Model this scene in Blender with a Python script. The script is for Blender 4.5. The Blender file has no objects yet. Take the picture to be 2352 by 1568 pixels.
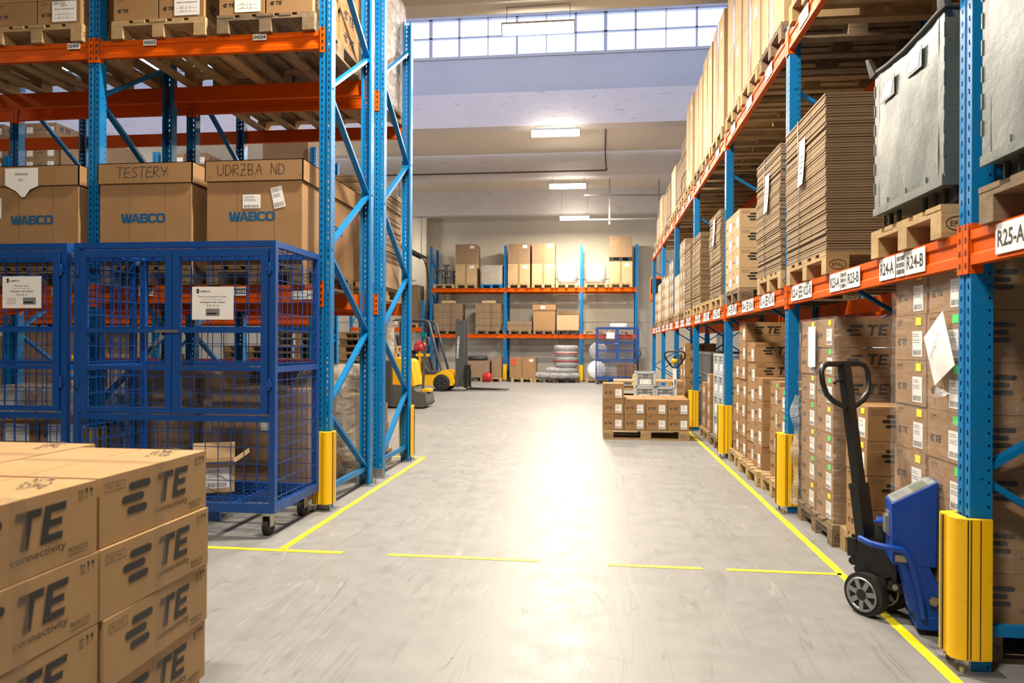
import bpy, math, random
from mathutils import Vector, Matrix
R = random.Random(7)
SC = bpy.context.scene
COL = SC.collection
# ---------------------------------------------------------------- camera, world, exposure
TH, ROLL, FPX, HY, CH = 0.1182, 0.005, 1643.0, 793.5, 1.322
cd = bpy.data.cameras.new('camera'); cam = bpy.data.objects.new('camera', cd); COL.objects.link(cam)
fwd = Vector((-math.sin(TH), math.cos(TH), 0)); rt = Vector((math.cos(TH), math.sin(TH), 0)); up = Vector((0, 0, 1))
cx = rt * math.cos(ROLL) + up * math.sin(ROLL); cy = up * math.cos(ROLL) - rt * math.sin(ROLL); cz = -fwd
cam.matrix_world = Matrix(((cx.x, cy.x, cz.x, 0), (cx.y, cy.y, cz.y, 0), (cx.z, cy.z, cz.z, CH), (0, 0, 0, 1)))
cd.sensor_width = 36; cd.lens = 36 * FPX / 2352; cd.shift_y = (HY - 784) / 2352
cd.dof.use_dof = True; cd.dof.focus_distance = 7.0; cd.dof.aperture_fstop = 3.6
cd.clip_start = 0.05; cd.clip_end = 200
SC.camera = cam
SC.view_settings.view_transform = 'Standard'; SC.view_settings.look = 'None'
SC.view_settings.exposure = 0.68; SC.view_settings.gamma = 1.0
w = bpy.data.worlds.new('world'); SC.world = w; w.use_nodes = True
w.node_tree.nodes['Background'].inputs[0].default_value = (0.72, 0.82, 1.0, 1)
w.node_tree.nodes['Background'].inputs[1].default_value = 2.2
DAY = (0.40, 0.52, 1.0)
LAMP = (1.0, 0.87, 0.68)
def area(name, loc, sx, sy, power, color, rot=(0, 0, 0), parent=None, spread=math.pi):
    l = bpy.data.lights.new(name, 'AREA'); l.shape = 'RECTANGLE'; l.size = sx; l.size_y = sy
    l.energy = power; l.color = color; l.spread = spread
    o = bpy.data.objects.new(name, l); o.location = loc; o.rotation_euler = rot; COL.objects.link(o)
    if parent: o.parent = parent
    return o
# daylight outside the two window bands of the roof lantern and through the left and right gates
area('daylight_lantern', (-5.0, 15.8, 8.1), 26, 1.3, 260, DAY, (math.radians(-90), 0, 0))
area('daylight_lantern_near', (-5.0, 9.0, 8.1), 26, 1.5, 300, DAY, (math.radians(90), 0, 0))
area('daylight_gate', (-19.0, 16.0, 2.6), 8, 3.5, 600, (0.85, 0.9, 1.0), (0, math.radians(-90), 0))
# ---------------------------------------------------------------- mesh builder
_T = {}
def text2d(s, bold=0.0, shear=0.0):
    k = (s, bold, shear)
    if k in _T: return _T[k]
    c = bpy.data.curves.new('t', 'FONT'); c.body = s; c.size = 1.0; c.resolution_u = 2; c.offset = bold; c.shear = shear
    o = bpy.data.objects.new('t', c); COL.objects.link(o)
    dg = bpy.context.evaluated_depsgraph_get(); dg.update()
    me = bpy.data.meshes.new_from_object(o.evaluated_get(dg))
    v = [(a.co.x, a.co.y) for a in me.vertices]; f = [tuple(p.vertices) for p in me.polygons]
    bpy.data.objects.remove(o); bpy.data.meshes.remove(me); bpy.data.curves.remove(c)
    if v:
        x0 = min(a[0] for a in v); x1 = max(a[0] for a in v); y0 = min(a[1] for a in v); y1 = max(a[1] for a in v)
    else: x0 = y0 = 0; x1 = y1 = 1
    _T[k] = (v, f, x0, y0, x1, y1); return _T[k]
STROKE = {'T': [[(0, 1), (.8, 1)], [(.4, 1), (.35, 0)]], 'E': [[(.7, 1), (.1, .95), (0, .05), (.7, 0)], [(.05, .5), (.6, .52)]],
 'S': [[(.7, .95), (.3, 1), (.05, .75), (.5, .45), (.6, .15), (.3, 0), (0, .1)]], 'R': [[(0, 0), (.05, 1), (.5, .95), (.55, .65), (.05, .5), (.65, 0)]],
 'Y': [[(0, 1), (.3, .5), (.7, .6)], [(.75, 1), (.2, 0)]], 'U': [[(0, 1), (0, .2), (.3, 0), (.6, .2), (.62, 1)]],
 'D': [[(0, 0), (.05, 1), (.5, .85), (.65, .4), (.4, .05), (0, 0)]], 'Z': [[(0, 1), (.6, 1), (0, 0), (.65, 0)], [(.1, .5), (.55, .5)]],
 'B': [[(0, 0), (0, 1), (.5, .9), (.4, .55), (0, .5), (.55, .4), (.5, .05), (0, 0)]], 'A': [[(0, 0), (.35, 1), (.7, 0)], [(.15, .4), (.6, .4)]],
 'N': [[(0, 0), (.05, 1), (.6, 0), (.65, 1)]], '7': [[(0, 1), (.6, 1), (.2, 0)]], '4': [[(.4, 1), (0, .4), (.6, .4)], [(.45, .7), (.4, 0)]],
 '8': [[(.3, .5), (0, .75), (.3, 1), (.6, .75), (0, .25), (.3, 0), (.6, .25), (.3, .5)]], '/': [[(0, -.1), (.5, 1.1)]], 'v': [[(0, .5), (.25, 0), (.7, 1)]],
 '2': [[(0, .8), (.3, 1), (.6, .7), (0, 0), (.7, 0)]]}
BLOCK = {'W': (1.5, [[(0, 1), (.32, 1), (.48, .38), (.45, 0), (.24, 0)], [(.45, 0), (.48, .38), (.62, 1), (.88, 1), (.74, .3), (.70, 0)], [(.80, 0), (.74, .3), (.88, 1), (1.02, .38), (1.05, 0)], [(1.05, 0), (1.02, .38), (1.18, 1), (1.5, 1), (1.26, 0)]]),
 'A': (1.2, [[(0, 0), (.42, 1), (.60, 1), (.60, .72), (.30, 0)], [(.60, .72), (.60, 1), (.78, 1), (1.2, 0), (.90, 0)], [(.38, .18), (.46, .38), (.74, .38), (.82, .18)]]),
 'B': (1.1, [[(0, 0), (.30, 0), (.30, 1), (0, 1)], [(.30, .8), (.75, .8), (1.0, .9), (.85, 1), (.30, 1)], [(.75, .8), (.75, .6), (1.0, .58), (1.04, .75), (1.0, .9)], [(.30, .42), (.9, .42), (1.0, .58), (.75, .6), (.30, .6)], [(.80, .42), (.80, .2), (1.06, .12), (1.1, .3), (1.0, .5)], [(.30, 0), (.9, 0), (1.06, .12), (.80, .2), (.30, .2)]]),
 'C': (1.1, [[(0, .2), (.3, .25), (.3, .75), (0, .8)], [(0, .8), (.3, .75), (.38, .8), (.85, .8), (1.1, .7), (1.0, .95), (.85, 1), (.22, 1)], [(0, .2), (.22, 0), (.85, 0), (1.0, .05), (1.1, .32), (.8, .2), (.38, .2), (.3, .25)]]),
 'O': (1.15, [[(0, .2), (.3, .25), (.3, .75), (0, .8)], [(0, .8), (.3, .75), (.38, .8), (.77, .8), (.85, .75), (1.15, .8), (.93, 1), (.22, 1)], [(0, .2), (.22, 0), (.93, 0), (1.15, .2), (.85, .25), (.77, .2), (.38, .2), (.3, .25)], [(.85, .25), (1.15, .2), (1.15, .8), (.85, .75)]])}
class MB:
    def __init__(s): s.v = []; s.f = []; s.m = []; s.sm = []
    def add(s, vs, fs, m=0, smooth=False):
        b = len(s.v); s.v += [tuple(a) for a in vs]
        for f in fs: s.f.append(tuple(b + i for i in f)); s.m.append(m); s.sm.append(smooth)
    def quad(s, a, b, c, d, m=0): s.add([a, b, c, d], [(0, 1, 2, 3)], m)
    def box(s, x0, y0, z0, x1, y1, z1, m=0):
        s.add([(x0, y0, z0), (x1, y0, z0), (x1, y1, z0), (x0, y1, z0), (x0, y0, z1), (x1, y0, z1), (x1, y1, z1), (x0, y1, z1)],
              [(0, 3, 2, 1), (4, 5, 6, 7), (0, 1, 5, 4), (1, 2, 6, 5), (2, 3, 7, 6), (3, 0, 4, 7)], m)
    def hexa(s, bot, top, m=0):
        s.add(list(bot) + list(top), [(0, 3, 2, 1), (4, 5, 6, 7), (0, 1, 5, 4), (1, 2, 6, 5), (2, 3, 7, 6), (3, 0, 4, 7)], m)
    def bar(s, p0, p1, w, h, m=0, u=(0, 0, 1)):
        p0 = Vector(p0); p1 = Vector(p1); d = (p1 - p0).normalized(); u = Vector(u)
        if abs(d.dot(u)) > .98: u = Vector((1, 0, 0))
        a = d.cross(u).normalized() * (w / 2); b = a.cross(d).normalized() * (h / 2)
        q = lambda p: [p - a - b, p + a - b, p + a + b, p - a + b]
        s.hexa(q(p0), q(p1), m)
    def cyl(s, p0, p1, r0, r1=None, n=12, m=0, caps=True, smooth=True):
        r1 = r0 if r1 is None else r1; p0 = Vector(p0); p1 = Vector(p1); d = (p1 - p0).normalized()
        a = d.orthogonal().normalized(); b = d.cross(a)
        vs = []
        for p, r in ((p0, r0), (p1, r1)):
            for i in range(n):
                t = 2 * math.pi * i / n; vs.append(p + (a * math.cos(t) + b * math.sin(t)) * r)
        s.add(vs, [(i, (i + 1) % n, n + (i + 1) % n, n + i) for i in range(n)], m, smooth)
        if caps: s.add(vs[:n][::-1], [tuple(range(n))], m); s.add(vs[n:], [tuple(range(n))], m)
    def tube(s, pts, r, n=8, m=0, closed=False):
        P = [Vector(p) for p in pts]; N = len(P); vs = []; prev = None
        for i, p in enumerate(P):
            a = P[i - 1] if (i or closed) else p; b = P[(i + 1) % N] if (i < N - 1 or closed) else p
            d = (b - a).normalized()
            if prev is None: prev = d.orthogonal().normalized()
            x = (prev - d * prev.dot(d)).normalized(); prev = x; y = d.cross(x)
            vs += [p + (x * math.cos(2 * math.pi * k / n) + y * math.sin(2 * math.pi * k / n)) * r for k in range(n)]
        fs = []
        for i in range(N if closed else N - 1):
            for k in range(n):
                j = (i + 1) % N; fs.append((i * n + k, i * n + (k + 1) % n, j * n + (k + 1) % n, j * n + k))
        s.add(vs, fs, m, True)
        if not closed: s.add(vs[:n][::-1], [tuple(range(n))], m); s.add(vs[-n:], [tuple(range(n))], m)
    def prism(s, poly, d, m=0, smooth=False):
        d = Vector(d); n = len(poly); P = [Vector(p) for p in poly]; vs = P + [p + d for p in P]
        s.add(vs, [(i, (i + 1) % n, n + (i + 1) % n, n + i) for i in range(n)], m, smooth)
        s.add(vs[:n][::-1], [tuple(range(n))], m); s.add(vs[n:], [tuple(range(n))], m)
    def flat(s, poly, o, xd, yd, m=0):
        o = Vector(o); xd = Vector(xd); yd = Vector(yd)
        s.add([o + xd * a + yd * b for a, b in poly], [tuple(range(len(poly)))], m)
    def rect(s, x, y, w, h, o, xd, yd, m=0): s.flat([(x, y), (x + w, y), (x + w, y + h), (x, y + h)], o, xd, yd, m)
    def text(s, t, x, y, h, o, xd, yd, m=0, bold=0.0, w=None, cen=False, shear=0.0):
        v, f, x0, y0, x1, y1 = text2d(t, bold, shear); k = h / max(1e-6, (y1 - y0)); kx = k if w is None else w / max(1e-6, x1 - x0)
        if cen: x = x - (x1 - x0) * kx / 2
        o = Vector(o); xd = Vector(xd); yd = Vector(yd)
        s.add([o + xd * (x + (a - x0) * kx) + yd * (y + (b - y0) * k) for a, b in v], f, m)
    def hand(s, t, x, y, h, o, xd, yd, m=0, th=.006, sp=.95):
        o = Vector(o); xd = Vector(xd); yd = Vector(yd); cxp = x
        for ch in t:
            if ch in STROKE:
                for pl in STROKE[ch]:
                    P = [(cxp + a * h * .9 + R.uniform(-.03, .03) * h, y + b * h + R.uniform(-.04, .04) * h) for a, b in pl]
                    for (a0, b0), (a1, b1) in zip(P, P[1:]):
                        L = math.hypot(a1 - a0, b1 - b0) or 1; nx, ny = -(b1 - b0) / L * th / 2, (a1 - a0) / L * th / 2
                        s.flat([(a0 - nx, b0 - ny), (a1 - nx, b1 - ny), (a1 + nx, b1 + ny), (a0 + nx, b0 + ny)], o, xd, yd, m)
            cxp += h * sp
    def block(s, t, x, y, h, w, o, xd, yd, m=0):
        tot = sum(BLOCK[c][0] for c in t) - .04 * (len(t) - 1) - .16; k = w / tot; x -= w / 2
        for c in t:
            for pl in BLOCK[c][1]: s.flat([(x + a * k, y + b * h) for a, b in pl], o, xd, yd, m)
            x += (BLOCK[c][0] - (.20 if c == 'W' else .04)) * k
    def sheetgrid(s, fn, nu, nv, m=0, smooth=True):
        vs = [fn(i / nu, j / nv) for j in range(nv + 1) for i in range(nu + 1)]
        s.add(vs, [(j * (nu + 1) + i, j * (nu + 1) + i + 1, (j + 1) * (nu + 1) + i + 1, (j + 1) * (nu + 1) + i) for j in range(nv) for i in range(nu)], m, smooth)
    def lathe(s, prof, c=(0, 0, 0), n=24, m=0, ax='z', ang=2 * math.pi):
        vs = []
        for r, z in prof:
            for i in range(n):
                t = ang * i / n; p = (r * math.cos(t), r * math.sin(t), z)
                if ax == 'y': p = (p[0], p[2], p[1])
                if ax == 'x': p = (p[2], p[0], p[1])
                vs.append((c[0] + p[0], c[1] + p[1], c[2] + p[2]))
        s.add(vs, [(j * n + i, j * n + (i + 1) % n, (j + 1) * n + (i + 1) % n, (j + 1) * n + i) for j in range(len(prof) - 1) for i in range(n)], m, True)
    def mesh(s, name, mats):
        me = bpy.data.meshes.new(name); me.from_pydata(s.v, [], s.f)
        for a in (mats if isinstance(mats, (list, tuple)) else [mats]): me.materials.append(a)
        me.polygons.foreach_set('material_index', s.m); me.polygons.foreach_set('use_smooth', s.sm); me.update(); return me
    def build(s, name, mats, parent=None, loc=None, rz=0.0):
        return put(name, s.mesh(name, mats), parent, loc, rz)
def put(name, me, parent=None, loc=None, rz=0.0):
    o = bpy.data.objects.new(name, me); COL.objects.link(o)
    if parent: o.parent = parent
    if loc is not None: o.location = loc
    o.rotation_euler = (0, 0, rz); return o
def tag(o, label, cat=None, group=None, kind=None):
    if label: o['label'] = label
    if cat: o['category'] = cat
    if group: o['group'] = group
    if kind: o['kind'] = kind
    return o
def thing(name, label, cat, loc=(0, 0, 0), rz=0.0, group=None):
    o = bpy.data.objects.new(name, None); COL.objects.link(o); o.location = loc; o.rotation_euler = (0, 0, rz); o.empty_display_size = .1
    return tag(o, label, cat, group)
def dup(o, loc=None, rz=None, label=None, parent=None, group=None):
    c = o.copy(); COL.objects.link(c); c.parent = parent
    if parent is None:
        if label: c['label'] = label
        if group: c['group'] = group
        if loc is not None: c.location = loc
        if rz is not None: c.rotation_euler = (0, 0, rz)
    for ch in o.children: dup(ch, parent=c)
    return c
def struct(name, mb, mat): return tag(mb.build(name, mat), None, kind='structure')
def bevel(o, wd=.004, seg=2):
    b = o.modifiers.new('bevel', 'BEVEL'); b.width = wd; b.segments = seg; b.limit_method = 'ANGLE'; b.angle_limit = math.radians(40); return o
# ---------------------------------------------------------------- materials
ALB = 0.62
class N:
    def __init__(s, name):
        s.m = bpy.data.materials.new(name); s.m.use_nodes = True; s.t = s.m.node_tree; s.b = s.t.nodes['Principled BSDF']; s.out = s.t.nodes['Material Output']
    def n(s, ty, **k):
        a = s.t.nodes.new(ty)
        for q, val in k.items():
            if q.startswith('i_'):
                kk = q[2:]; a.inputs[int(kk) if kk.isdigit() else kk.replace('_', ' ')].default_value = val
            else: setattr(a, q, val)
        return a
    def l(s, a, b): s.t.links.new(a, b)
    def coord(s, scale=(1, 1, 1), kind='Object', rot=(0, 0, 0)):
        c = s.n('ShaderNodeTexCoord'); mp = s.n('ShaderNodeMapping'); mp.inputs['Scale'].default_value = scale; mp.inputs['Rotation'].default_value = rot
        s.l(c.outputs[kind], mp.inputs[0]); return mp.outputs[0]
    def noise(s, co, scale=5, detail=4, rough=.6, dist=0):
        a = s.n('ShaderNodeTexNoise'); a.inputs['Scale'].default_value = scale; a.inputs['Detail'].default_value = detail
        a.inputs['Roughness'].default_value = rough; a.inputs['Distortion'].default_value = dist; s.l(co, a.inputs['Vector']); return a.outputs['Fac']
    def ramp(s, fac, stops):
        r = s.n('ShaderNodeValToRGB'); e = r.color_ramp.elements
        while len(e) < len(stops): e.new(.5)
        for i, (p, c) in enumerate(stops): e[i].position = p; e[i].color = tuple(c) + (1,) if len(c) == 3 else c
        s.l(fac, r.inputs[0]); return r.outputs[0]
    def mix(s, fac, a, b, mode='MIX'):
        x = s.n('ShaderNodeMix', data_type='RGBA', blend_type=mode)
        for k, val in ((0, fac), (6, a), (7, b)):
            if isinstance(val, (int, float)): x.inputs[k].default_value = val
            elif isinstance(val, tuple): x.inputs[k].default_value = val + (1,)
            else: s.l(val, x.inputs[k])
        return x.outputs[2]
    def bump(s, h, st=.3, d=.01):
        b = s.n('ShaderNodeBump'); b.inputs['Strength'].default_value = st; b.inputs['Distance'].default_value = d; s.l(h, b.inputs['Height']); s.l(b.outputs[0], s.b.inputs['Normal'])
    def base(s, c):
        if isinstance(c, tuple): s.b.inputs['Base Color'].default_value = tuple(x * ALB for x in c) + (1,)
        else: s.l(s.mix(1.0, c, (ALB, ALB, ALB), 'MULTIPLY'), s.b.inputs['Base Color'])
    def set(s, **k):
        for q, v in k.items(): s.b.inputs[q.replace('_', ' ')].default_value = v
        return s
def plain(name, c, rough=.5, metal=0.0, **k):
    a = N(name); a.base(c); a.set(Roughness=rough, Metallic=metal, **k); return a.m
def paint(name, c, rough=.35, dirt=.25, dc=(.05, .05, .05), scale=9, spec=.5):
    a = N(name); co = a.coord(); f = a.noise(co, scale, 6, .7); g = a.noise(co, scale * 5, 3, .6)
    d = a.ramp(f, [(.56, (0, 0, 0)), (.72, (dirt, dirt, dirt))]); c2 = a.mix(d, c, dc)
    c3 = a.mix(a.ramp(g, [(.66, (0, 0, 0)), (.74, (dirt * .6,) * 3)]), c2, tuple(min(1, x * 1.8 + .08) for x in c)); a.base(c3)
    a.l(a.ramp(f, [(.3, (rough,) * 3), (.8, (min(1, rough + .25),) * 3)]), a.b.inputs['Roughness']); a.set(Specular_IOR_Level=spec); a.bump(g, .04, .004); return a.m
def cardboard(name, c, var=.16, rough=.78):
    a = N(name); oi = a.n('ShaderNodeObjectInfo'); co = a.coord((1, 1, 1)); f = a.noise(co, 3.5, 4, .6); g = a.noise(a.coord((90, 90, 6)), 1, 2)
    c1 = a.mix(a.ramp(f, [(.35, (0, 0, 0)), (.7, (1, 1, 1))]), tuple(x * .92 for x in c), tuple(min(1, x * 1.07) for x in c))
    c2 = a.mix(a.ramp(oi.outputs['Random'], [(0, (0, 0, 0)), (1, (var,) * 3)]), c1, tuple(x * q for x, q in zip(c, (.55, .5, .45))))
    a.base(c2); a.set(Roughness=rough, Specular_IOR_Level=.25); a.bump(g, .10, .002); return a.m
def woodm(name, c1, c2, dark=.0):
    a = N(name); oi = a.n('ShaderNodeObjectInfo'); co = a.coord((2, 22, 22)); f = a.noise(co, 1.5, 6, .65, .6); co2 = a.coord((3, 3, 3)); g = a.noise(co2, 2, 4)
    c = a.mix(a.ramp(f, [(.3, (0, 0, 0)), (.7, (1, 1, 1))]), c1, c2); c = a.mix(a.ramp(g, [(.45, (0, 0, 0)), (.75, (.5 + dark,) * 3)]), c, tuple(x * .5 for x in c1))
    c = a.mix(a.ramp(oi.outputs['Random'], [(0, (0, 0, 0)), (1, (.35,) * 3)]), c, tuple(x * .55 for x in c1))
    a.base(c); a.set(Roughness=.8, Specular_IOR_Level=.2); a.bump(f, .25, .004); return a.m
def wrapm(name, tint, alpha=.45, rough=.12, sc=7):
    a = N(name); co = a.coord((1, 1, 3.2)); f = a.noise(co, sc, 5, .65, 1.2); g = a.noise(a.coord((1, 1, .35)), sc * 1.6, 3, .6, 2)
    s = a.n('ShaderNodeMath', operation='ADD'); a.l(f, s.inputs[0]); a.l(g, s.inputs[1])
    a.base(tint); a.set(Roughness=rough, Specular_IOR_Level=.9, IOR=1.5); a.bump(s.outputs[0], .9, .03)
    tr = a.n('ShaderNodeBsdfTransparent'); mx = a.n('ShaderNodeMixShader'); a.l(a.ramp(f, [(.35, (alpha * .35,) * 3), (.7, (min(1, alpha * 1.5),) * 3)]), mx.inputs[0])
    a.l(tr.outputs[0], mx.inputs[1]); a.l(a.b.outputs[0], mx.inputs[2]); a.l(mx.outputs[0], a.out.inputs[0]); return a.m
def emis(name, c, st):
    a = N(name); a.base((.9, .9, .9)); a.b.inputs['Emission Color'].default_value = c + (1,); a.b.inputs['Emission Strength'].default_value = st; return a.m
CARD = cardboard('cardboard', (.50, .29, .135)); CARD2 = cardboard('cardboard_grey', (.42, .28, .175)); CARDL = cardboard('cardboard_light', (.72, .51, .29), .08)
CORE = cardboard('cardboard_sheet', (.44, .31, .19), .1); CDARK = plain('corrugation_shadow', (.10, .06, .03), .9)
WOOD = woodm('pallet_wood', (.60, .40, .19), (.78, .57, .32)); WOODO = woodm('pallet_wood_weathered', (.28, .2, .13), (.45, .33, .22), .3)
BLUE = paint('rack_blue_paint', (.0, .235, .64), .34, .2, spec=.3); ORANGE = paint('rack_orange_paint', (.95, .135, .0), .42, .22, spec=.12)
CBLUE = paint('cage_blue_paint', (.0, .085, .42), .36, .2); TBLUE = paint('truck_blue_paint', (.0, .07, .5), .3, .12, spec=.35)
YEL = paint('guard_yellow', (1.35, .78, .0), .38, .25, (.25, .12, .0)); BLK = plain('black_plastic', (.012, .012, .013), .38); RUB = plain('rubber', (.02, .02, .02), .75)
STEEL = paint('galvanised_steel', (.55, .56, .58), .3, .15); STEEL.node_tree.nodes['Principled BSDF'].inputs['Metallic'].default_value = .85
INK = plain('print_ink', (.02, .02, .022), .55); INKG = plain('print_ink_faint', (.22, .14, .08), .7); WINK = plain('blue_print', (.0, .13, .33), .55)
PAPER = plain('paper_white', (1.25, 1.25, 1.27), .55); PAPG = plain('paper_printed_grey', (.30, .31, .33), .6); TAPE = plain('packing_tape', (.62, .45, .28), .12, 0.0, Alpha=.22)
SGRN = plain('green_sticker', (.1, 1.2, .2), .5); SYEL = plain('yellow_sticker', (1.4, 1.3, .03), .5); REDM = plain('red_plastic', (.65, .02, .015), .35)
WRAP = wrapm('stretch_wrap', (.82, .84, .88), .16); WRAPH = wrapm('stretch_wrap_thick', (.80, .82, .86), .5, .14, 5); BAG = wrapm('plastic_bag', (.95, .88, .78), .55, .2, 4)
CRATE = paint('crate_grey_plastic', (.34, .37, .39), .4, .1); CRATER = paint('crate_rim_plastic', (.72, .77, .80), .4, .1); CRATED = plain('crate_recess', (.17, .19, .21), .5)
TGREY = paint('truck_grey_paint', (.085, .085, .09), .4, .12); TYEL = paint('truck_yellow_paint', (1.25, .66, .0), .3, .1); TBAL = paint('truck_ballast', (.12, .12, .11), .55, .3)
def binm():
    a = N('bin_grey_paint'); co = a.coord(); f = a.noise(co, 3, 6, .7); g = a.noise(a.coord((1, 1, 5)), 9, 6, .75, 1.5)
    c = a.mix(a.ramp(f, [(.35, (0, 0, 0)), (.7, (1, 1, 1))]), (.085, .105, .105), (.145, .168, .16)); c = a.mix(a.ramp(g, [(.60, (0, 0, 0)), (.70, (.75,) * 3)]), c, (.03, .03, .028))
    a.base(c); a.set(Roughness=.42); a.bump(f, .25, .02); return a.m
BIN = binm(); DRUST = paint('dark_worn_steel', (.05, .05, .05), .5, .5, (.14, .09, .05))

CARDF = cardboard('cardboard_fine', (.60, .385, .19), .04, .62); INKG2 = plain('stamp_ink', (.30, .25, .18), .7)
# ---------------------------------------------------------------- the setting
def floorm():
    a = N('polished_concrete'); co = a.coord(); f = a.noise(co, .5, 7, .62); f2 = a.noise(co, 6, 8, .7)
    c = a.mix(a.ramp(f, [(.3, (0, 0, 0)), (.7, (1, 1, 1))]), (.33, .337, .35), (.405, .412, .425)); c = a.mix(a.ramp(f2, [(.35, (.2,) * 3), (.6, (0, 0, 0))]), c, (.2, .2, .2))
    for i, (ang, sc, sx, th, am) in enumerate([(.35, 1.4, 9, .615, .22), (-.5, 1.1, 11, .62, .2), (1.25, .9, 8, .62, .2), (-.15, 1.9, 10, .62, .2)]):
        s = a.noise(a.coord((sx, .8, 1), rot=(0, 0, ang)), sc * .55, 5, .62, 1.2); c = a.mix(a.ramp(s, [(th, (0, 0, 0)), (th + .12, (am,) * 3)]), c, (.16, .155, .15))
    for i, (ang, sc, sx, th) in enumerate([(.45, .9, 5, .50), (-.62, .7, 6, .47), (1.3, .6, 5, .53), (-.1, 1.1, 4, .44), (.9, 1.3, 6, .56), (-1.2, .8, 5, .49), (.1, .55, 7, .55)]):
        s = a.noise(a.coord((sx, .45, 1), rot=(0, 0, ang)), sc, 2, .5, .5); k = a.ramp(a.noise(a.coord((1, 1, 1)), .7 + .3 * i, 2), [(.46, (0, 0, 0)), (.58, (.75,) * 3)])
        c = a.mix(a.mix(1.0, a.ramp(s, [(th - .0035, (0, 0, 0)), (th, (1, 1, 1)), (th + .0035, (0, 0, 0))]), k, 'MULTIPLY'), c, (.13, .125, .12) if i % 3 else (.5, .5, .5))
    sp = a.noise(co, 14, 3, .6); c = a.mix(a.ramp(sp, [(.70, (0, 0, 0)), (.74, (.5,) * 3)]), c, (.12, .115, .11))
    a.base(c); a.l(a.ramp(f2, [(.3, (.36,) * 3), (.7, (.54,) * 3)]), a.b.inputs['Roughness']); a.set(Specular_IOR_Level=.28); a.bump(f2, .06, .004); return a.m
def wallm(name, c, rough=.8, stain=0.0, sc=1.2):
    a = N(name); co = a.coord(); f = a.noise(co, sc, 5, .6); g = a.noise(a.coord((1.2, 1.2, 5)), 3, 8, .75, 1.0)
    cc = a.mix(a.ramp(f, [(.35, (0, 0, 0)), (.7, (1, 1, 1))]), tuple(x * .93 for x in c), c)
    if stain: cc = a.mix(a.ramp(g, [(.57, (0, 0, 0)), (.66, (stain,) * 3)]), cc, tuple(x * .45 for x in c))
    a.base(cc); a.set(Roughness=rough, Specular_IOR_Level=.2); a.bump(g, .35 if stain else .08, .03 if stain else .01); return a.m
FLOOR = floorm(); WALL = wallm('wall_plaster', (1.0, .92, .78)); PANEL = wallm('lantern_panel', (.74, .76, .80), .7); BEAMC = wallm('concrete_beam', (1.05, .98, .95), .85, .6)
CEIL = wallm('ceiling_plaster', (1.15, 1.0, .82), .85); YPAINT = None
m = MB(); m.box(-20, -5, -.2, 9.5, 28, 0); struct('floor', m, FLOOR)
m = MB(); m.box(-20, 27.7, 0, 9.5, 28, 8.6)
for z in (2.25, 3.9): m.box(-20, 27.66, z, 9.5, 27.7, z + .03)
for x in range(-18, 9, 3): m.box(x, 27.665, 0, x + .02, 27.7, 3.9)
struct('wall_back', m, WALL)
m = MB(); m.box(-7.0, 27.2, 0, -6.6, 27.7, 7); m.box(4.0, 27.2, 0, 4.4, 27.7, 7); struct('trim_1', m, WALL)
def hole_wall_x(x, y0, y1, z1, holes, t=.25):
    m = MB(); ys = sorted({y0, y1} | {h[0] for h in holes} | {h[1] for h in holes})
    for a, b in zip(ys, ys[1:]):
        hs = [h for h in holes if h[0] <= a and h[1] >= b]; z = 0
        for h in hs: m.box(x, a, z, x + t, b, h[2]); z = h[3]
        m.box(x, a, z, x + t, b, z1)
    return m
WALLD = wallm('wall_grey', (.5, .48, .46))
struct('wall_left', hole_wall_x(-19, -5, 27.7, 8.6, [(12, 20, .8, 4.2)]), WALLD)
struct('wall_right', hole_wall_x(9.2, -5, 27.7, 8.6, [(14, 26, 1.2, 3.0)]), WALLD)
# low roof beyond the lantern, concrete beams, lantern wall with windows, high roof
m = MB(); m.box(-19, 15.55, 6.75, 9.2, 20.1, 6.95); m.box(-19, 20.5, 7.0, 9.2, 27.7, 7.2); struct('ceiling', m, CEIL)
m = MB(); m.box(-19, 8.6, 8.85, 9.2, 15.9, 9.1); m.box(-19, -5, 6.9, 9.2, 9.9, 7.1); struct('ceiling_lantern', m, CEIL)
for i, (y, z0, z1) in enumerate([(15.3, 6.05, 6.78), (20.2, 6.1, 6.9), (25.9, 6.1, 7.1)]):
    m = MB(); m.box(-19, y, z0, 9.2, y + .4, z1); struct('trim_%d' % (i + 2), m, BEAMC)
m = MB(); m.box(-19, 9.85, 6.1, 9.2, 10.22, 6.95); struct('trim_5', m, WALL)
m = MB(); m.box(-19, 5.0, 6.1, 9.2, 5.4, 6.95); struct('trim_6', m, WALL)
m = MB(); m.box(-19, 15.34, 6.78, 9.2, 15.55, 7.58); m.box(-19, 15.34, 8.46, 9.2, 15.55, 8.85)
for k in range(9): x = -17.2 + 3.1 * k; m.box(x, 15.335, 6.8, x + .012, 15.345, 7.55)
m.box(-19, 15.30, 7.54, 9.2, 15.36, 7.60); m.box(-19, 15.32, 6.76, 9.2, 15.36, 6.79)
struct('wall_lantern', m, PANEL)
m = MB(); m.box(-19, 9.7, 6.95, 9.2, 9.9, 7.3); m.box(-19, 9.7, 8.75, 9.2, 9.9, 8.85); struct('wall_lantern_near', m, PANEL)
WFR = paint('window_frame_paint', (.62, .66, .76), .45, .15); PANE = N('window_pane')
PANE.base((.85, .9, 1.0)); PANE.set(Roughness=.35)
_t = PANE.n('ShaderNodeBsdfTransparent'); _x = PANE.n('ShaderNodeMixShader'); _x.inputs[0].default_value = .12; PANE.l(_t.outputs[0], _x.inputs[1]); PANE.l(PANE.b.outputs[0], _x.inputs[2]); PANE.l(_x.outputs[0], PANE.out.inputs[0]); PANE = PANE.m
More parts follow.
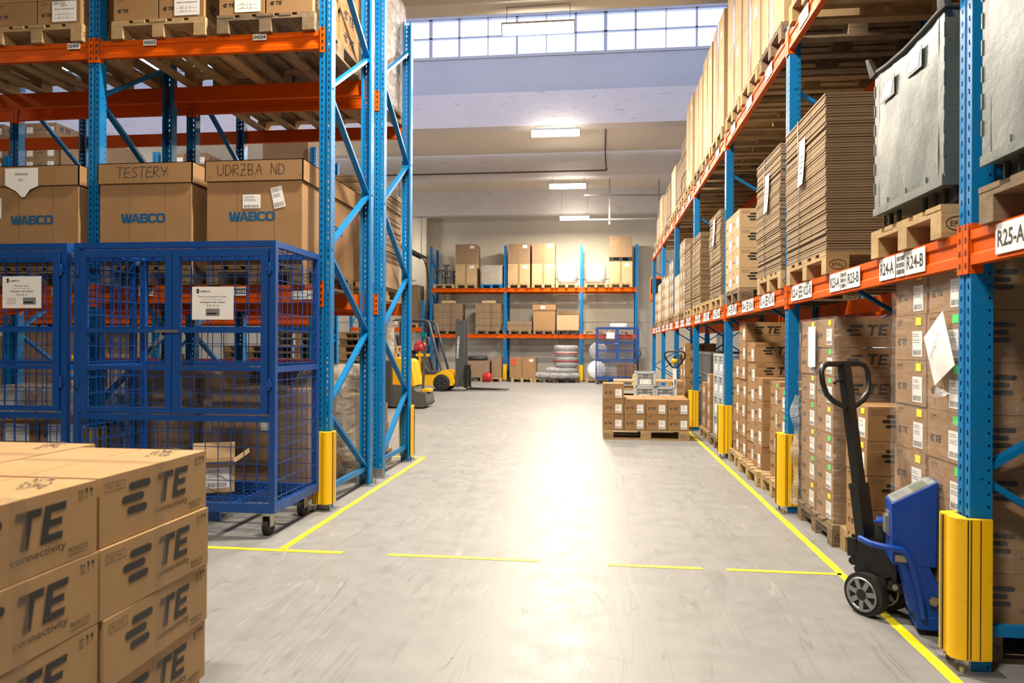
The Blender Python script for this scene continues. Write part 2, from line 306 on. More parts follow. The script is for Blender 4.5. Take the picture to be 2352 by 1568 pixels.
def window_band(idx, x0, x1, y, z0, z1, sp, wide):
    t = thing('window_%d' % idx, None, None, (0, 0, 0)); tag(t, None, kind='structure')
    f = MB(); n = round((x1 - x0) / sp)
    for k in range(n + 1):
        x = x0 + k * sp; wd = .075 if k % wide == 0 else (.045 if k % 2 else .022); f.box(x - wd / 2, y - .02, z0, x + wd / 2, y + .05, z1)
    for z, h in ((z0, .04), ((z0 + z1) / 2 + .03, .03), (z1, .05)): f.box(x0, y - .02, z - h / 2, x1, y + .05, z + h / 2)
    f.build('window_frame', WFR, t); g = MB(); g.box(x0, y + .01, z0, x1, y + .018, z1); g.build('window_pane', PANE, t)
window_band(1, -18.9, 9.1, 15.42, 7.58, 8.46, .635, 6)
t = thing('window_2', None, None); tag(t, None, kind='structure')
f = MB()
for y in (12, 14, 16, 18, 20): f.box(-19.05, y - .05, .8, -18.8, y + .05, 4.2)
for z in (.8, 2.5, 4.2): f.box(-19.05, 12, z - .05, -18.8, 20, z + .05)
f.build('window_frame', WFR, t); g = MB(); g.box(-18.95, 12, .8, -18.94, 20, 4.2); g.build('window_pane', PANE, t)
t = thing('window_3', None, None); tag(t, None, kind='structure'); f = MB()
for y in (14, 16, 18, 20, 22, 24, 26): f.box(9.15, y - .05, 1.2, 9.45, y + .05, 3.0)
f.build('window_frame', WFR, t); g = MB(); g.box(9.3, 14, 1.2, 9.31, 26, 3.0); g.build('window_pane', PANE, t)
# painted floor lines: flat strips of worn yellow paint
a = N('floor_line_yellow'); co = a.coord(); f = a.noise(co, 7, 6, .7); g = a.noise(a.coord((1, 1, 1)), 30, 4, .7)
c = a.mix(a.ramp(f, [(.60, (0, 0, 0)), (.70, (.8,) * 3)]), (1.4, 1.2, .03), (.28, .25, .14)); c = a.mix(a.ramp(g, [(.64, (0, 0, 0)), (.7, (.7,) * 3)]), c, (.1, .09, .06)); a.base(c); a.set(Roughness=.5); YLINE = a.m
def line(x0, y0, x1, y1):
    m = MB(); n = max(2, int(max(x1 - x0, y1 - y0) / .12)); alongx = (x1 - x0) > (y1 - y0); v = []
    for i in range(n + 1):
        t = i / n
        if alongx: v += [(x0 + (x1 - x0) * t, y0 + R.uniform(-.003, .003), .002), (x0 + (x1 - x0) * t, y1 + R.uniform(-.003, .003), .002)]
        else: v += [(x1 + R.uniform(-.003, .003), y0 + (y1 - y0) * t, .002), (x0 + R.uniform(-.003, .003), y0 + (y1 - y0) * t, .002)]
    m.add(v, [(2 * i, 2 * i + 2, 2 * i + 3, 2 * i + 1) for i in range(n)]); return m
for args, lab in [((1.395, 1.0, 1.445, 19.8), 'long yellow floor line along the foot of the right rack'), ((-2.035, 4.4, -1.985, 8.25), 'yellow floor line running back beside the left rack'),
                  ((-3.2, 4.365, -1.6, 4.41), 'yellow floor stripe across the aisle, leftmost piece beside the cage'), ((-1.3, 4.365, -.34, 4.41), 'long yellow floor stripe across the aisle, between two gaps'),
                  ((.07, 4.345, .63, 4.385), 'short worn yellow floor stripe right of the widest gap'), ((.77, 4.34, 1.42, 4.38), 'yellow floor stripe that joins the right rack line'), ((-2.5, 8.22, -1.985, 8.27), 'short yellow floor stripe at the foot of the far left rack post')]:
    tag(line(*args).build('floor_line', YLINE), lab, 'floor marking')
# ---------------------------------------------------------------- ceiling lamps
TUBE = emis('lamp_tube', (1.0, .90, .74), 30.0); LHOUS = plain('lamp_housing', (.75, .75, .72), .4)
WIRE = plain('wire_dark', (.10, .09, .08), .5)
def lamp(x, y, z, label, top, power=330, dy=0):
    t = thing('strip_lamp', label, 'lamp', (x, y, z), 0, None)
    m = MB(); m.box(-.5, -.06, .02, .5, .06, .05); m.box(-.515, -.062, -.10, -.499, .062, .05); m.box(.499, -.062, -.10, .515, .062, .05); m.build('housing', LHOUS, t)
    m = MB(); m.prism([(-.498, -.058, .02), (-.498, -.055, -.06), (-.498, -.03, -.10), (-.498, .03, -.10), (-.498, .055, -.06), (-.498, .058, .02)], (.996, 0, 0)); m.build('lamp_tube', TUBE, t)
    m = MB()
    for s in (-.45, .45): m.cyl((s, 0, .05), (s * .98, dy, top - z), .004, n=5); 
    m.cyl((-.45, dy, top - z - .02), (.45, dy, top - z + .0), .004, n=5); m.build('hanging_wire', WIRE, t)
    area('lamp_light', (0, 0, -.105), .98, .12, power, LAMP, parent=t)
    return t
lamp(-.84, 10.0, 5.8, 'strip lamp in front of the lantern windows, largest and highest in view', 6.1)
lamp(-.88, 14.95, 5.8, 'strip lamp hanging just under the stained lilac concrete beam', 6.06, dy=.40)
lamp(-.83, 19.95, 5.8, 'third strip lamp from the front, by the bent conduit pipe', 6.11, dy=.28)
lamp(-.80, 24.95, 5.8, 'farthest and lowest strip lamp, in front of the back wall', 7.0)
for x, y, top in [(-.85, 5.0, 6.1), (-.85, 0.3, 6.9), (-8, 10, 6.1), (-8, 20.4, 6.1), (-8, 26.1, 6.1), (-9, 3, 6.9), (-14, 20.4, 6.1), (5.6, 15.5, 6.05), (5.6, 20.4, 6.1), (6.0, 5, 6.9)]:  # aisle row carries on out of view; lamps off that row are added fill
    tag(lamp(x, y, 5.8, 'unseen strip lamp, continuing the aisle row or added as fill light', top, (360 if y > 2 else 240) if abs(x + .85) < .1 else 32), None, None, 'strip lamps out of the picture')
m = MB(); m.box(-20, -5.2, 0, 9.5, -5, 7.1); struct('wall_front', m, WALLD)
# ---------------------------------------------------------------- rack parts
_UP = {}
def upright_mesh(H, detail=True):
    k = (round(H, 2), detail)
    if k in _UP: return _UP[k]
    m = MB(); HOLE = .05
    def strip(o, xd, wd, hw, hh, skew=0.0):
        o = Vector(o); xd = Vector(xd); n = int(H / HOLE)
        if not detail: m.add([o, o + xd * wd, o + xd * wd + Vector((0, 0, H)), o + Vector((0, 0, H))], [(0, 1, 2, 3)]); return
        for i in range(n):
            z = i * HOLE; P = lambda a, b: o + xd * a + Vector((0, 0, z + b))
            a0, a1 = (wd - hw) / 2, (wd + hw) / 2; b0, b1 = (HOLE - hh) / 2, (HOLE + hh) / 2
            vs = [P(0, 0), P(wd, 0), P(wd, HOLE), P(0, HOLE), P(a0, b0), P(a1, b0 + skew), P(a1 + skew, b1), P(a0 + skew, b1)]
            m.add(vs, [(0, 1, 5, 4), (1, 2, 6, 5), (2, 3, 7, 6), (3, 0, 4, 7)])
        m.add([o + Vector((0, 0, n * HOLE)), o + xd * wd + Vector((0, 0, n * HOLE)), o + xd * wd + Vector((0, 0, H)), o + Vector((0, 0, H))], [(0, 1, 2, 3)])
    def q(a, b): m.add([(a[0], a[1], 0), (b[0], b[1], 0), (b[0], b[1], H), (a[0], a[1], H)], [(0, 1, 2, 3)])
    strip((-.05, 0, 0), (1, 0, 0), .040, .010, .022, .003); q((-.010, 0), (-.005, .012)); q((-.005, .012), (.005, .012)); q((.005, .012), (.010, 0)); strip((.010, 0, 0), (1, 0, 0), .040, .010, .022, -.003)
    for s in (-1, 1):
        q((s * .05, 0), (s * .05, .058)); q((s * .05, .085), (s * .03, .085)); q((s * .03, .085), (s * .03, .075))
        strip((s * .05, .058, 0), (0, 1, 0), .027, .008, .010)
    me = m.mesh('upright', BLUE); _UP[k] = me; return me
def base_plate_mesh():
    m = MB(); m.box(-.09, -.06, 0, .09, .12, .008); m.box(-.056, -.004, 0, .056, .004, .09)
    for s in (-1, 1): m.cyl((s * .07, -.035, 0), (s * .07, -.035, .03), .011, n=6)
    return m.mesh('base_plate', STEEL)
BP = base_plate_mesh()
def beam_mb(x0, x1, y, z, h=.14, front=1):
    m = MB(); s = front; pf = [(0, 0), (.045, 0), (.045, h), (0, h), (0, h * .74), (.009, h * .68), (.009, h * .34), (0, h * .28)]
    m.prism([(x0, y + s * a, z - h + b) for a, b in pf], (x1 - x0, 0, 0)); return m
def connector_mb(x, side, y, z, h=.14, front=1):
    # L plate: a face on the upright front with hook holes, and a flange; side=+1 when the upright is to the right of the beam end
    m = MB(); a, b = (x - .044 * side, x - .003 * side); x0, x1 = min(a, b), max(a, b); yf = y - front * .006
    m.box(x0, min(yf, y - front * .001), z - h - .035, x1, max(yf, y - front * .001), z + .03)
    xs = x - side * .052
    m.box(min(xs, xs + side * .003), min(y, y + front * .05), z - h - .035, max(xs, xs + side * .003), max(y, y + front * .05), z + .03)
    for k in range(4):
        zz = z - h - .012 + k * .052; c = (x0 + x1) / 2
        m.add([(c - .007, yf - front * .0012, zz), (c + .008, yf - front * .0012, zz + .002), (c + .008, yf - front * .0012, zz + .022), (c - .003, yf - front * .0012, zz + .026)], [(0, 1, 2, 3)], 1)
    return m
def rack(label, cat, loc, rz, xs, levels, H, depth=1.1, mirror=False, detail=True, feet=True, conn=True, zig=True, skipfront=()):
    t = thing('pallet_rack', label, cat, loc, rz)
    um = upright_mesh(H, detail)
    for x in xs:
        put('upright', um, t, (x, 0, 0)); put('upright', um, t, (x, depth, 0), math.pi)
        if feet: put('base_plate', BP, t, (x, 0, 0)); put('base_plate', BP, t, (x, depth, 0), math.pi)
        f, r = (depth - .04, .04) if mirror else (.04, depth - .04)
        nodes = [(r, .16)]; z = .8; k = 0
        while z < H - .1: nodes.append((f if k % 2 == 0 else r, z)); z += .645; k += 1
        m = MB(); m.bar((x, .04, .16), (x, depth - .04, .16), .03, .045); m.build('horizontal_brace', BLUE, t)
        for (a, za), (b, zb) in zip(nodes, nodes[1:]):
            m = MB(); m.bar((x, a, za), (x, b, zb), .026, .05, u=(1, 0, 0))
            m.cyl((x - .055, b, zb), (x + .055, b, zb), .009, n=6); m.build('diagonal_brace', BLUE, t)
    beams = []
    for zi, z in enumerate(levels):
        for i, (a, b) in enumerate(zip(xs, xs[1:])):
            for front in (1, -1):
                y = -.004 if front == 1 else depth + .004
                bm = beam_mb(a + .05, b - .05, y, z, front=front).build('beam', ORANGE, t)
                if conn:
                    connector_mb(a, -1, y, z, front=front).build('beam_connector', [ORANGE, BLK], bm)
                    connector_mb(b, 1, y, z, front=front).build('beam_connector', [ORANGE, BLK], bm)
                beams.append((zi, i, front, bm))
    return t, beams
def beam_tag(parent, x, y, zc, txt, w=.28, h=.10, bar=True, yf=-.0065):
    # white location sticker on a beam face (faces local -y)
    m = MB(); o = (x, y + yf, zc); X = (1, 0, 0); Z = (0, 0, 1)
    m.box(x - w / 2, y + yf, zc - h / 2, x + w / 2, y + yf + .003, zc + h / 2, 0)
    o = (x, y + yf - .0008, zc)
    m.text(txt, 0, -h * .28, h * .56, o, X, Z, 1, .022, w * .86, True)
    return m.build('location_sticker', [PAPER, INK], parent)
def beam_code(parent, x, y, zc, w=.09, h=.11, yf=-.0065):
    m = MB(); m.box(x - w / 2, y + yf, zc - h / 2, x + w / 2, y + yf + .003, zc + h / 2, 0); o = (x, y + yf - .0008, zc)
    for r in range(3):
        z0 = -h / 2 + .012 + r * (h - .016) / 3
        a = -w / 2 + .006
        while a < w / 2 - .008:
            bw = R.choice([.002, .004, .006]); m.rect(a, z0, bw, (h - .03) / 3 * .85, o, (1, 0, 0), (0, 0, 1), 1); a += bw + R.choice([.002, .003, .005])
    return m.build('barcode_sticker', [PAPER, INK], parent)
# ---------------------------------------------------------------- pallets
def epal(m, o, xd, yd, mi, w=.1):
    # burned oval EPAL mark
    n = 18; ring = []
    for k in range(n):
        t0 = 2 * math.pi * k / n; t1 = 2 * math.pi * (k + 1) / n
        m.flat([(w / 2 * math.cos(t0), w * .3 * math.sin(t0)), (w / 2 * math.cos(t1), w * .3 * math.sin(t1)), (w * .46 * math.cos(t1), w * .26 * math.sin(t1)), (w * .46 * math.cos(t0), w * .26 * math.sin(t0))], o, xd, yd, mi)
    m.text('EPAL', 0, -w * .1, w * .2, o, xd, yd, mi, .0, w * .66, True)
_PL = {}
def pallet(loc, rz=0.0, label='', mat='new', W=.8, L=1.2, lod=1, group=None, z=None):
    """x = 1.2 m length, y = width; five deck boards along x; the end (three blocks) faces -x."""
    if mat == 'dark': mm = [DARKP, INK]
    elif mat == 'blue': mm = [BLUE, INK]
    else: mm = [WOOD if mat == 'new' else WOODO, INK]
    k = (mat, W, L, lod)
    if k in _PL: return dup(_PL[k], loc, rz, label, group=group)
    rr = random.Random(len(_PL) * 3 + 1)
    bw = [.145, .10, .145, .10, .145]; sp = (W - sum(bw)) / 4; ys = []; y = -W / 2
    for b in bw: ys.append((y, y + b)); y += b + sp
    blocks = [(x, y) for x in (-L / 2, -.0725, L / 2 - .145) for y in (-W / 2, -.05, W / 2 - .1)]
    def deck(m):
        for a, b in ys: j = rr.uniform(-.004, .004); m.box(-L / 2 + j, a, .122, L / 2 + j, b, .144)
        for x in (-L / 2, -.0725, L / 2 - .145): m.box(x, -W / 2, .100, x + .145, W / 2, .1218)
    def block(m, x, y):
        m.box(x, y, .022, x + .145, y + .1, .0998)
        if y < 0 and y < -.1:
            if abs(x) > .1: epal(m, (x + .0725, y - .0015, .06), (1, 0, 0), (0, 0, 1), 1, .11)
    def runner(m, i): yy = (-W / 2, -.05, W / 2 - .1)[i]; m.box(-L / 2, yy, 0, L / 2, yy + .1, .0218)
    if lod == 0:
        t = thing('pallet', label, 'pallet', loc, rz, group)
        m = MB(); deck(m); m.build('deck', mm, t)
        for x, y in blocks: m = MB(); block(m, x, y); m.build('block', mm, t)
        for i in range(3): m = MB(); runner(m, i); m.build('runner', mm, t)
    else:
        m = MB(); deck(m)
        for x, y in blocks: block(m, x, y)
        for i in range(3): runner(m, i)
        t = m.build('pallet', mm, None, loc, rz); tag(t, label, 'pallet', group)
    _PL[k] = t
    return t
DARKP = plain('dark_plastic', (.02, .022, .026), .5)
# ---------------------------------------------------------------- printed cartons
def te_logo(m, x, y, h, o, xd, yd, mi, small=False, conn=True):
    """three staggered capsules, an italic T and E and the word below; h = letter height, x = left end"""
    def caps(cx, cy, L, r):
        P = []
        for k in range(7): t = -math.pi / 2 + math.pi * k / 6; P.append((cx + L / 2 + r * math.cos(t), cy + r * math.sin(t)))
        for k in range(7): t = math.pi / 2 + math.pi * k / 6; P.append((cx - L / 2 + r * math.cos(t), cy + r * math.sin(t)))
        m.flat(P, o, xd, yd, mi)
    r = h * .125
    caps(x + h * .95, y + h * .84, h * .85, r); caps(x + h * .62, y + h * .46, h * .85, r); caps(x + h * .82, y + h * .08, h * .75, r)
    s = .18; q = lambda a, b: (x + a * h + s * (b) * h, y + b * h)
    m.flat([q(1.75, 1), q(1.75, .78), q(2.62, .78), q(2.62, 1)], o, xd, yd, mi); m.flat([q(2.06, 0), q(2.32, 0), q(2.32, .78), q(2.06, .78)], o, xd, yd, mi)
    m.flat([q(2.72, 0), q(2.97, 0), q(2.97, 1), q(2.72, 1)], o, xd, yd, mi)
    for b0, b1, e in ((.79, 1, 3.5), (.4, .6, 3.42), (0, .21, 3.5)): m.flat([q(2.97, b0), q(e, b0), q(e, b1), q(2.97, b1)], o, xd, yd, mi)
    if conn: m.text('connectivity', x + h * 1.75, y - h * .38, h * .27, o, xd, yd, mi, 0, h * 1.9)
def picto(m, x, y, h, o, xd, yd, mi):
    """this side up arrows, glass and umbrella pictograms"""
    for k in (0, 1):
        a = x + k * h * .35; m.rect(a, y + h * .12, h * .07, h * .7, o, xd, yd, mi); m.flat([(a - h * .09, y + h * .72), (a + h * .16, y + h * .72), (a + h * .035, y + h)], o, xd, yd, mi)
    m.rect(x - h * .1, y, h * .62, h * .07, o, xd, yd, mi)
    a = x + h * 1.0; m.flat([(a - h * .2, y + h), (a + h * .2, y + h), (a + h * .05, y + h * .5), (a - h * .05, y + h * .5)], o, xd, yd, mi); m.rect(a - h * .03, y + h * .1, h * .06, h * .5, o, xd, yd, mi); m.rect(a - h * .15, y + h * .03, h * .3, h * .07, o, xd, yd, mi)
    a = x + h * 1.65; P = [(a + h * .22 * math.cos(math.pi * k / 6), y + h * .62 + h * .36 * math.sin(math.pi * k / 6)) for k in range(7)]; m.flat(P, o, xd, yd, mi); m.rect(a - h * .03, y + h * .08, h * .06, h * .55, o, xd, yd, mi)
def carton_body(L, W, H, mi=0, e=.002):
    m = MB(); m.box(-L / 2 + e, -W / 2 + e, .001, L / 2 - e, W / 2 - e, H - .001, mi); return m
_CB = {}
def te_mesh(L, W, H, lod, mat):
    k = ('te', L, W, H, lod, mat.name)
    if k in _CB: return _CB[k]
    m = carton_body(L, W, H); e = .0012
    if lod:
        for s in (-1, 1):   # long faces, normal s*y
            o = (0, s * (W / 2 - .002 + e), 0); xd = (-s, 0, 0); zd = (0, 0, 1)
            te_logo(m, -L * (.34 if W > .45 else .36), H * (.36 if W > .45 else .40), H * (.47 if W > .45 else .38), o, xd, zd, 1, conn=lod > 1)
            if lod > 1:
                picto(m, L * .37, H * .78, H * .14, o, xd, zd, 1); m.text('PRODUCT ID', L * .30, H * .12, H * .07, o, xd, zd, 1, 0, L * .13); m.rect(L * .30, H * .08, L * .12, H * .01, o, xd, zd, 1)
                m.rect(-L * .46, H * .76, L * .15, H * .012, o, xd, zd, 2); m.rect(-L * .46, H * .88, L * .15, H * .012, o, xd, zd, 2); m.rect(-L * .46, H * .76, L * .002 + .001, H * .13, o, xd, zd, 2)
                m.rect(-L * .31, H * .76, .002, H * .13, o, xd, zd, 2); m.text('FSC  MIX', -L * .44, H * .80, H * .05, o, xd, zd, 2, 0, L * .11)
            # short faces, normal s*x
            o = (s * (L / 2 - .002 + e), 0, 0); xd = (0, s, 0)
            te_logo(m, -W * .42, H * .34, H * .14, o, xd, zd, 1, conn=False)
            picto(m, -W * .40, H * .78, H * .13, o, xd, zd, 2 if lod < 2 else 1)
        o = (0, 0, H - .001 + e); m.rect(-L / 2 + .01, -.001, L - .02, .002, o, (1, 0, 0), (0, 1, 0), 2)
    me = m.mesh('printed_carton', [mat, INK, INKG]); _CB[k] = me; return me
def sticker_mesh(w, h, kind='label'):
    k = ('st', w, h, kind)
    if k in _CB: return _CB[k]
    m = MB(); m.rect(-w / 2, -h / 2, w, h, (0, 0, 0), (1, 0, 0), (0, 0, 1), 0); o = (0, -.0006, 0); X = (1, 0, 0); Z = (0, 0, 1)
    rr = random.Random(5)
    if kind == 'label':
        for f in (.36, .28, .12, .04): m.rect(-w * .42, h * f, w * rr.uniform(.3, .7), h * .025, o, X, Z, 2)
        m.rect(-w * .42, h * .18, w * .8, h * .008, o, X, Z, 2)
        a = -w * .42
        while a < w * .38: b = rr.choice([.01, .02, .03]) * w; m.rect(a, -h * .44, b, h * .2, o, X, Z, 2); a += b + rr.choice([.01, .02]) * w
    if kind == 'form':
        m.text('ARCHIV', 0, h * .24, h * .08, o, X, Z, 1, 0, w * .3, True); m.text('PRVNI A POSLEDNI KUS', 0, h * .08, h * .07, o, X, Z, 1, .01, w * .8, True)
        m.hand('28/7/24', -w * .42, h * .34, h * .12, o, X, Z, 1, .003, .7)
        for f in (-.16, -.34): m.rect(-w * .4, h * f, w * .8, h * .01, o, X, Z, 2); m.hand('24 7 S', -w * .25, h * f + .004, h * .07, o, X, Z, 1, .002, 1.3)
    me = m.mesh('shipping_label', [{'green': SGRN, 'yellow': SYEL}.get(kind, PAPER), INK, PAPG]); _CB[k] = me; return me
def stick(parent, w, h, loc, rz=0.0, kind='label', name='shipping_label'):
    """a sticker facing local -y after rotation rz, placed on a carton face"""
    return put(name, sticker_mesh(w, h, kind), parent, loc, rz)
_TB = {}
def te_box(loc, rz, label, L=.53, W=.33, H=.2, lod=1, lab='W', extra=None, mat=None, name='cardboard_box', tape=False, group=None):
    mat = mat or CARD; name = 'printed_carton'
    o = put(name, te_mesh(L, W, H, lod, mat), None, loc, rz); tag(o, label, 'box', group)
    if lab and lod:
        # white label right of the logo on the short face (faces -x): face x-direction is -y local
        y = -W * .24
        stick(o, W * .30, H * .56, (-L / 2 + .0005, y, H * .36), -math.pi / 2)
        if extra: stick(o, W * .16, H * .17, (-L / 2 - .0003, y - W * .04, H * .85), -math.pi / 2, extra, 'coloured_sticker')
    if tape:
        m = MB(); e = .0016
        m.rect(-.024, -W / 2, .048, W, (0, 0, H - .001 + e), (1, 0, 0), (0, 1, 0)); m.rect(-.024, 0, .048, H, (0, -W / 2 + .002 - e, 0), (1, 0, 0), (0, 0, 1)); m.rect(-.024, 0, .048, H, (0, W / 2 - .002 + e, 0), (1, 0, 0), (0, 0, 1))
        m.build('packing_tape', TAPE, o)
    return o
def plain_mesh(L, W, H, mat, marks=True):
    k = ('pl', round(L, 3), round(W, 3), round(H, 3), mat.name, marks)
    if k in _CB: return _CB[k]
    m = carton_body(L, W, H); e = .001
    for s in (-1, 1):
        for (o, xd, ww) in (((0, s * (W / 2 - .002 + e), 0), (-s, 0, 0), L), ((s * (L / 2 - .002 + e), 0, 0), (0, s, 0), W)):
            if marks: picto(m, -ww * .38, H * .82, min(.06, H * .12), o, xd, (0, 0, 1), 2)
    m.rect(-L / 2 + .01, -.002, L - .02, .004, (0, 0, H - .001 + e), (1, 0, 0), (0, 1, 0), 1)
    me = m.mesh('plain_carton', [mat, INK, INKG]); _CB[k] = me; return me
def plain_box(loc, rz, label, L, W, H, mat=None, sticker=None, tapev=None, marks=True, name='cardboard_box', group=None):
    """sticker: list of (face, u, v, w, h, kind) with face '-x' or '-y'; tapev: vertical tape on that face"""
    mat = mat or CARD
    o = put(name, plain_mesh(L, W, H, mat, marks), None, loc, rz); tag(o, label, 'box', group)
    for f, u, v, sw, sh, kd in (sticker or []):
        if f == '-y': stick(o, sw, sh, (u, -W / 2 + .0005, v), 0, kd)
        else: stick(o, sw, sh, (-L / 2 + .0005, -u, v), -math.pi / 2, kd)
    if tapev:
        m = MB(); e = .0002
        if '-y' in tapev: m.box(-.035, -W / 2 - e, 0.002, .035, -W / 2 + .001, H); m.box(-.035, -W / 2, H - .001, .035, W / 2, H + .0005)
        if '-x' in tapev: m.box(-L / 2 - e, -.035, .002, -L / 2 + .001, .035, H); m.box(-L / 2, -.035, H - .001, L / 2, .035, H + .0005)
        m.build('packing_tape', TAPE2, o)
    return o
TAPE2 = plain('brown_packing_tape', (.44, .27, .11), .25)
# ---------------------------------------------------------------- bundles of flattened cartons
_BN = {}
def bundle(loc, rz, label, L, W, n, t=.0172, mat=None, split=3, strap=True, name='cardboard_bundle', seed=0, group=None):
    k = (L, W, n, t, split, seed, (mat or CORE).name)
    mat = mat or CORE
    if k not in _BN:
        rr = random.Random(seed + 11); m = MB(); dx0 = rr.uniform(-.008, .008)
        for i in range(n):
            z = i * t; dx = dx0 + rr.uniform(-.006, .006); dy = rr.uniform(-.005, .005); tt = t * rr.uniform(.72, .86)
            for s in range(split):
                g = .003; y0 = -W / 2 + s * W / split + (g if s else 0); y1 = -W / 2 + (s + 1) * W / split - (g if s < split - 1 else 0)
                m.box(-L / 2 + dx, y0 + dy, z + rr.uniform(0, .001), L / 2 + dx, y1 + dy, z + tt)
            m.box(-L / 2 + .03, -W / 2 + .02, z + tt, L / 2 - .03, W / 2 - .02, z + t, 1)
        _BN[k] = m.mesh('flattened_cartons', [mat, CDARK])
    o = put(name, _BN[k], None, loc, rz); tag(o, label, 'cardboard bundle', group)
    if strap:
        m = MB(); h = n * t; y = W * .12
        m.box(-L / 2 - .0115, y - .006, -.001, -L / 2 - .010, y + .006, h + .002); m.box(-L / 2 - .0115, y - .006, h, L / 2 + .011, y + .006, h + .002); m.box(L / 2 + .010, y - .006, 0, L / 2 + .0115, y + .006, h + .002)
        m.build('strap', BLK, o)
    return o
ORD = ['bottom', 'second from bottom', 'third from bottom', 'fourth from bottom', 'fifth from bottom', 'sixth from bottom', 'seventh from bottom', 'eighth from bottom', 'ninth from bottom']
def ordn(i, n): return 'topmost' if i == n - 1 and n > 1 else ('second from top' if i == n - 2 and n > 3 else ORD[i])
def bundle_stack(x, y, z, rz, L, W, H, per, what, t=.0172, mat=None, split=3, strap=True):
    hb = per * t; n = max(1, round(H / hb))
    for i in range(n):
        bundle((x + R.uniform(-.006, .006), y + R.uniform(-.008, .008), z + i * hb + .0005 * i), rz, 'flattened carton bundle, %s of %s' % (ordn(i, n), what), L, W, per, t, mat, split, strap, seed=i % 3)
def wrap_film(x0, y0, z0, x1, y1, z1, label, mat=None, g=.012, seed=3, name='stretch_wrap', top=True):
    """wrinkled film around the four sides of a load"""
    rr = random.Random(seed); m = MB(); ph = [rr.uniform(0, 6) for _ in range(8)]
    pts = [(x0, y0), (x1, y0), (x1, y1), (x0, y1), (x0, y0)]
    per = [0]
    for a, b in zip(pts, pts[1:]): per.append(per[-1] + math.hypot(b[0] - a[0], b[1] - a[1]))
    T = per[-1]; nrm = [(0, -1), (1, 0), (0, 1), (-1, 0)]
    us = []
    for k in range(4):
        L = per[k + 1] - per[k]; n = max(4, int(L / .05))
        for i in range(n): us.append((k, i / n))
    nv = max(6, int((z1 - z0) / .05)); vs = []
    for j in range(nv + 1):
        z = z0 + (z1 - z0) * j / nv
        for k, f in us:
            a = pts[k]; b = pts[k + 1]; s = per[k] + f * (per[k + 1] - per[k]); w_ = g * (.5 + .25 * math.sin(s * 23 + ph[0] + z * 5) + .25 * math.sin(z * 31 + ph[1] + s * 9)) + .004
            nx, ny = nrm[k]
            if f == 0: px, py = nrm[k - 1]; nx += px; ny += py
            vs.append((a[0] + (b[0] - a[0]) * f + nx * w_, a[1] + (b[1] - a[1]) * f + ny * w_, z))
    n = len(us)
    m.add(vs, [(j * n + i, j * n + (i + 1) % n, (j + 1) * n + (i + 1) % n, (j + 1) * n + i) for j in range(nv) for i in range(n)], 0, True)
    if top: m.add(vs[-n:] + [((x0 + x1) / 2, (y0 + y1) / 2, z1 + .006)], [(i, (i + 1) % n, n) for i in range(n)], 0, True)
    o = m.build(name, mat or WRAP); tag(o, label, 'plastic wrap'); return o
# ---------------------------------------------------------------- column guard
def guard(loc, rz, label, h=.56, z0=.05):
    """yellow plastic column guard, wraps the upright front (local -y); upright face at local y=0"""
    t = thing('column_guard', label, 'column guard', loc, rz)
    P = []; import math as _m
    outer = [(-.075, .075), (-.083, .03), (-.082, -.02), (-.073, -.055), (-.05, -.072), (-.022, -.074), (-.012, -.066), (0, -.063), (.012, -.066), (.022, -.074), (.05, -.072), (.073, -.055), (.082, -.02), (.083, .03), (.075, .075)]
    inner = [(.062, .075), (.060, -.012), (-.060, -.012), (-.062, .075)]
    poly = outer + inner; m = MB(); n = len(poly)
    vs = [(x, y, z0) for x, y in poly] + [(x, y, z0 + h) for x, y in poly]
    m.add(vs, [(i, (i + 1) % n, n + (i + 1) % n, n + i) for i in range(len(outer) - 1)], 0, True)
    m.add(vs, [(i, (i + 1) % n, n + (i + 1) % n, n + i) for i in range(len(outer) - 1, n)], 0)
    # end caps as quads between outer and inner
    for zz, fl in ((z0, 1), (z0 + h, 0)):
        c = [(x, y, zz) for x, y in outer]; k = len(c)
        inn = [(-.062, .075, zz)] + [(-.06, .03, zz), (-.06, -.012, zz), (-.06, -.012, zz), (-.05, -.012, zz), (-.022, -.012, zz), (-.012, -.012, zz), (0, -.012, zz), (.012, -.012, zz), (.022, -.012, zz), (.05, -.012, zz), (.06, -.012, zz), (.06, -.012, zz), (.06, .03, zz), (.062, .075, zz)]
        m.add(c + inn, [(i, i + 1, k + i + 1, k + i) for i in range(k - 1)])
    m.build('guard_shell', YEL, t)
    m = MB()
    for x in (-.030, -.018): m.box(x - .0022, -.0752, z0 + .004, x + .0022, -.0700, z0 + h - .004)
    for s in (-1, 1):
        for y in (-.022, -.010, .026): m.box(s * .0833 - .0012, y - .002, z0 + .004, s * .0833 + .0012, y + .002, z0 + h - .004)
    m.build('black_strip', BLK, t)
    m = MB(); o = (-.0832, -.005, z0 + h * .74)
    m.text('rhino', 0, -.02, .014, o, (0, -1, 0), (0, 0, 1), 0, 0, .045, True) if False else m.flat([(-.018, 0), (.0, .03), (.012, .045), (.02, .02), (.006, -.006)], o, (0, -1, 0), (0, 0, 1), 0)
    m.rect(-.014, -.03, .032, .008, o, (0, -1, 0), (0, 0, 1), 0); m.build('printed_mark', INK, t)
    return t
# ---------------------------------------------------------------- the racks
ZL, ZU = 1.80, 3.83
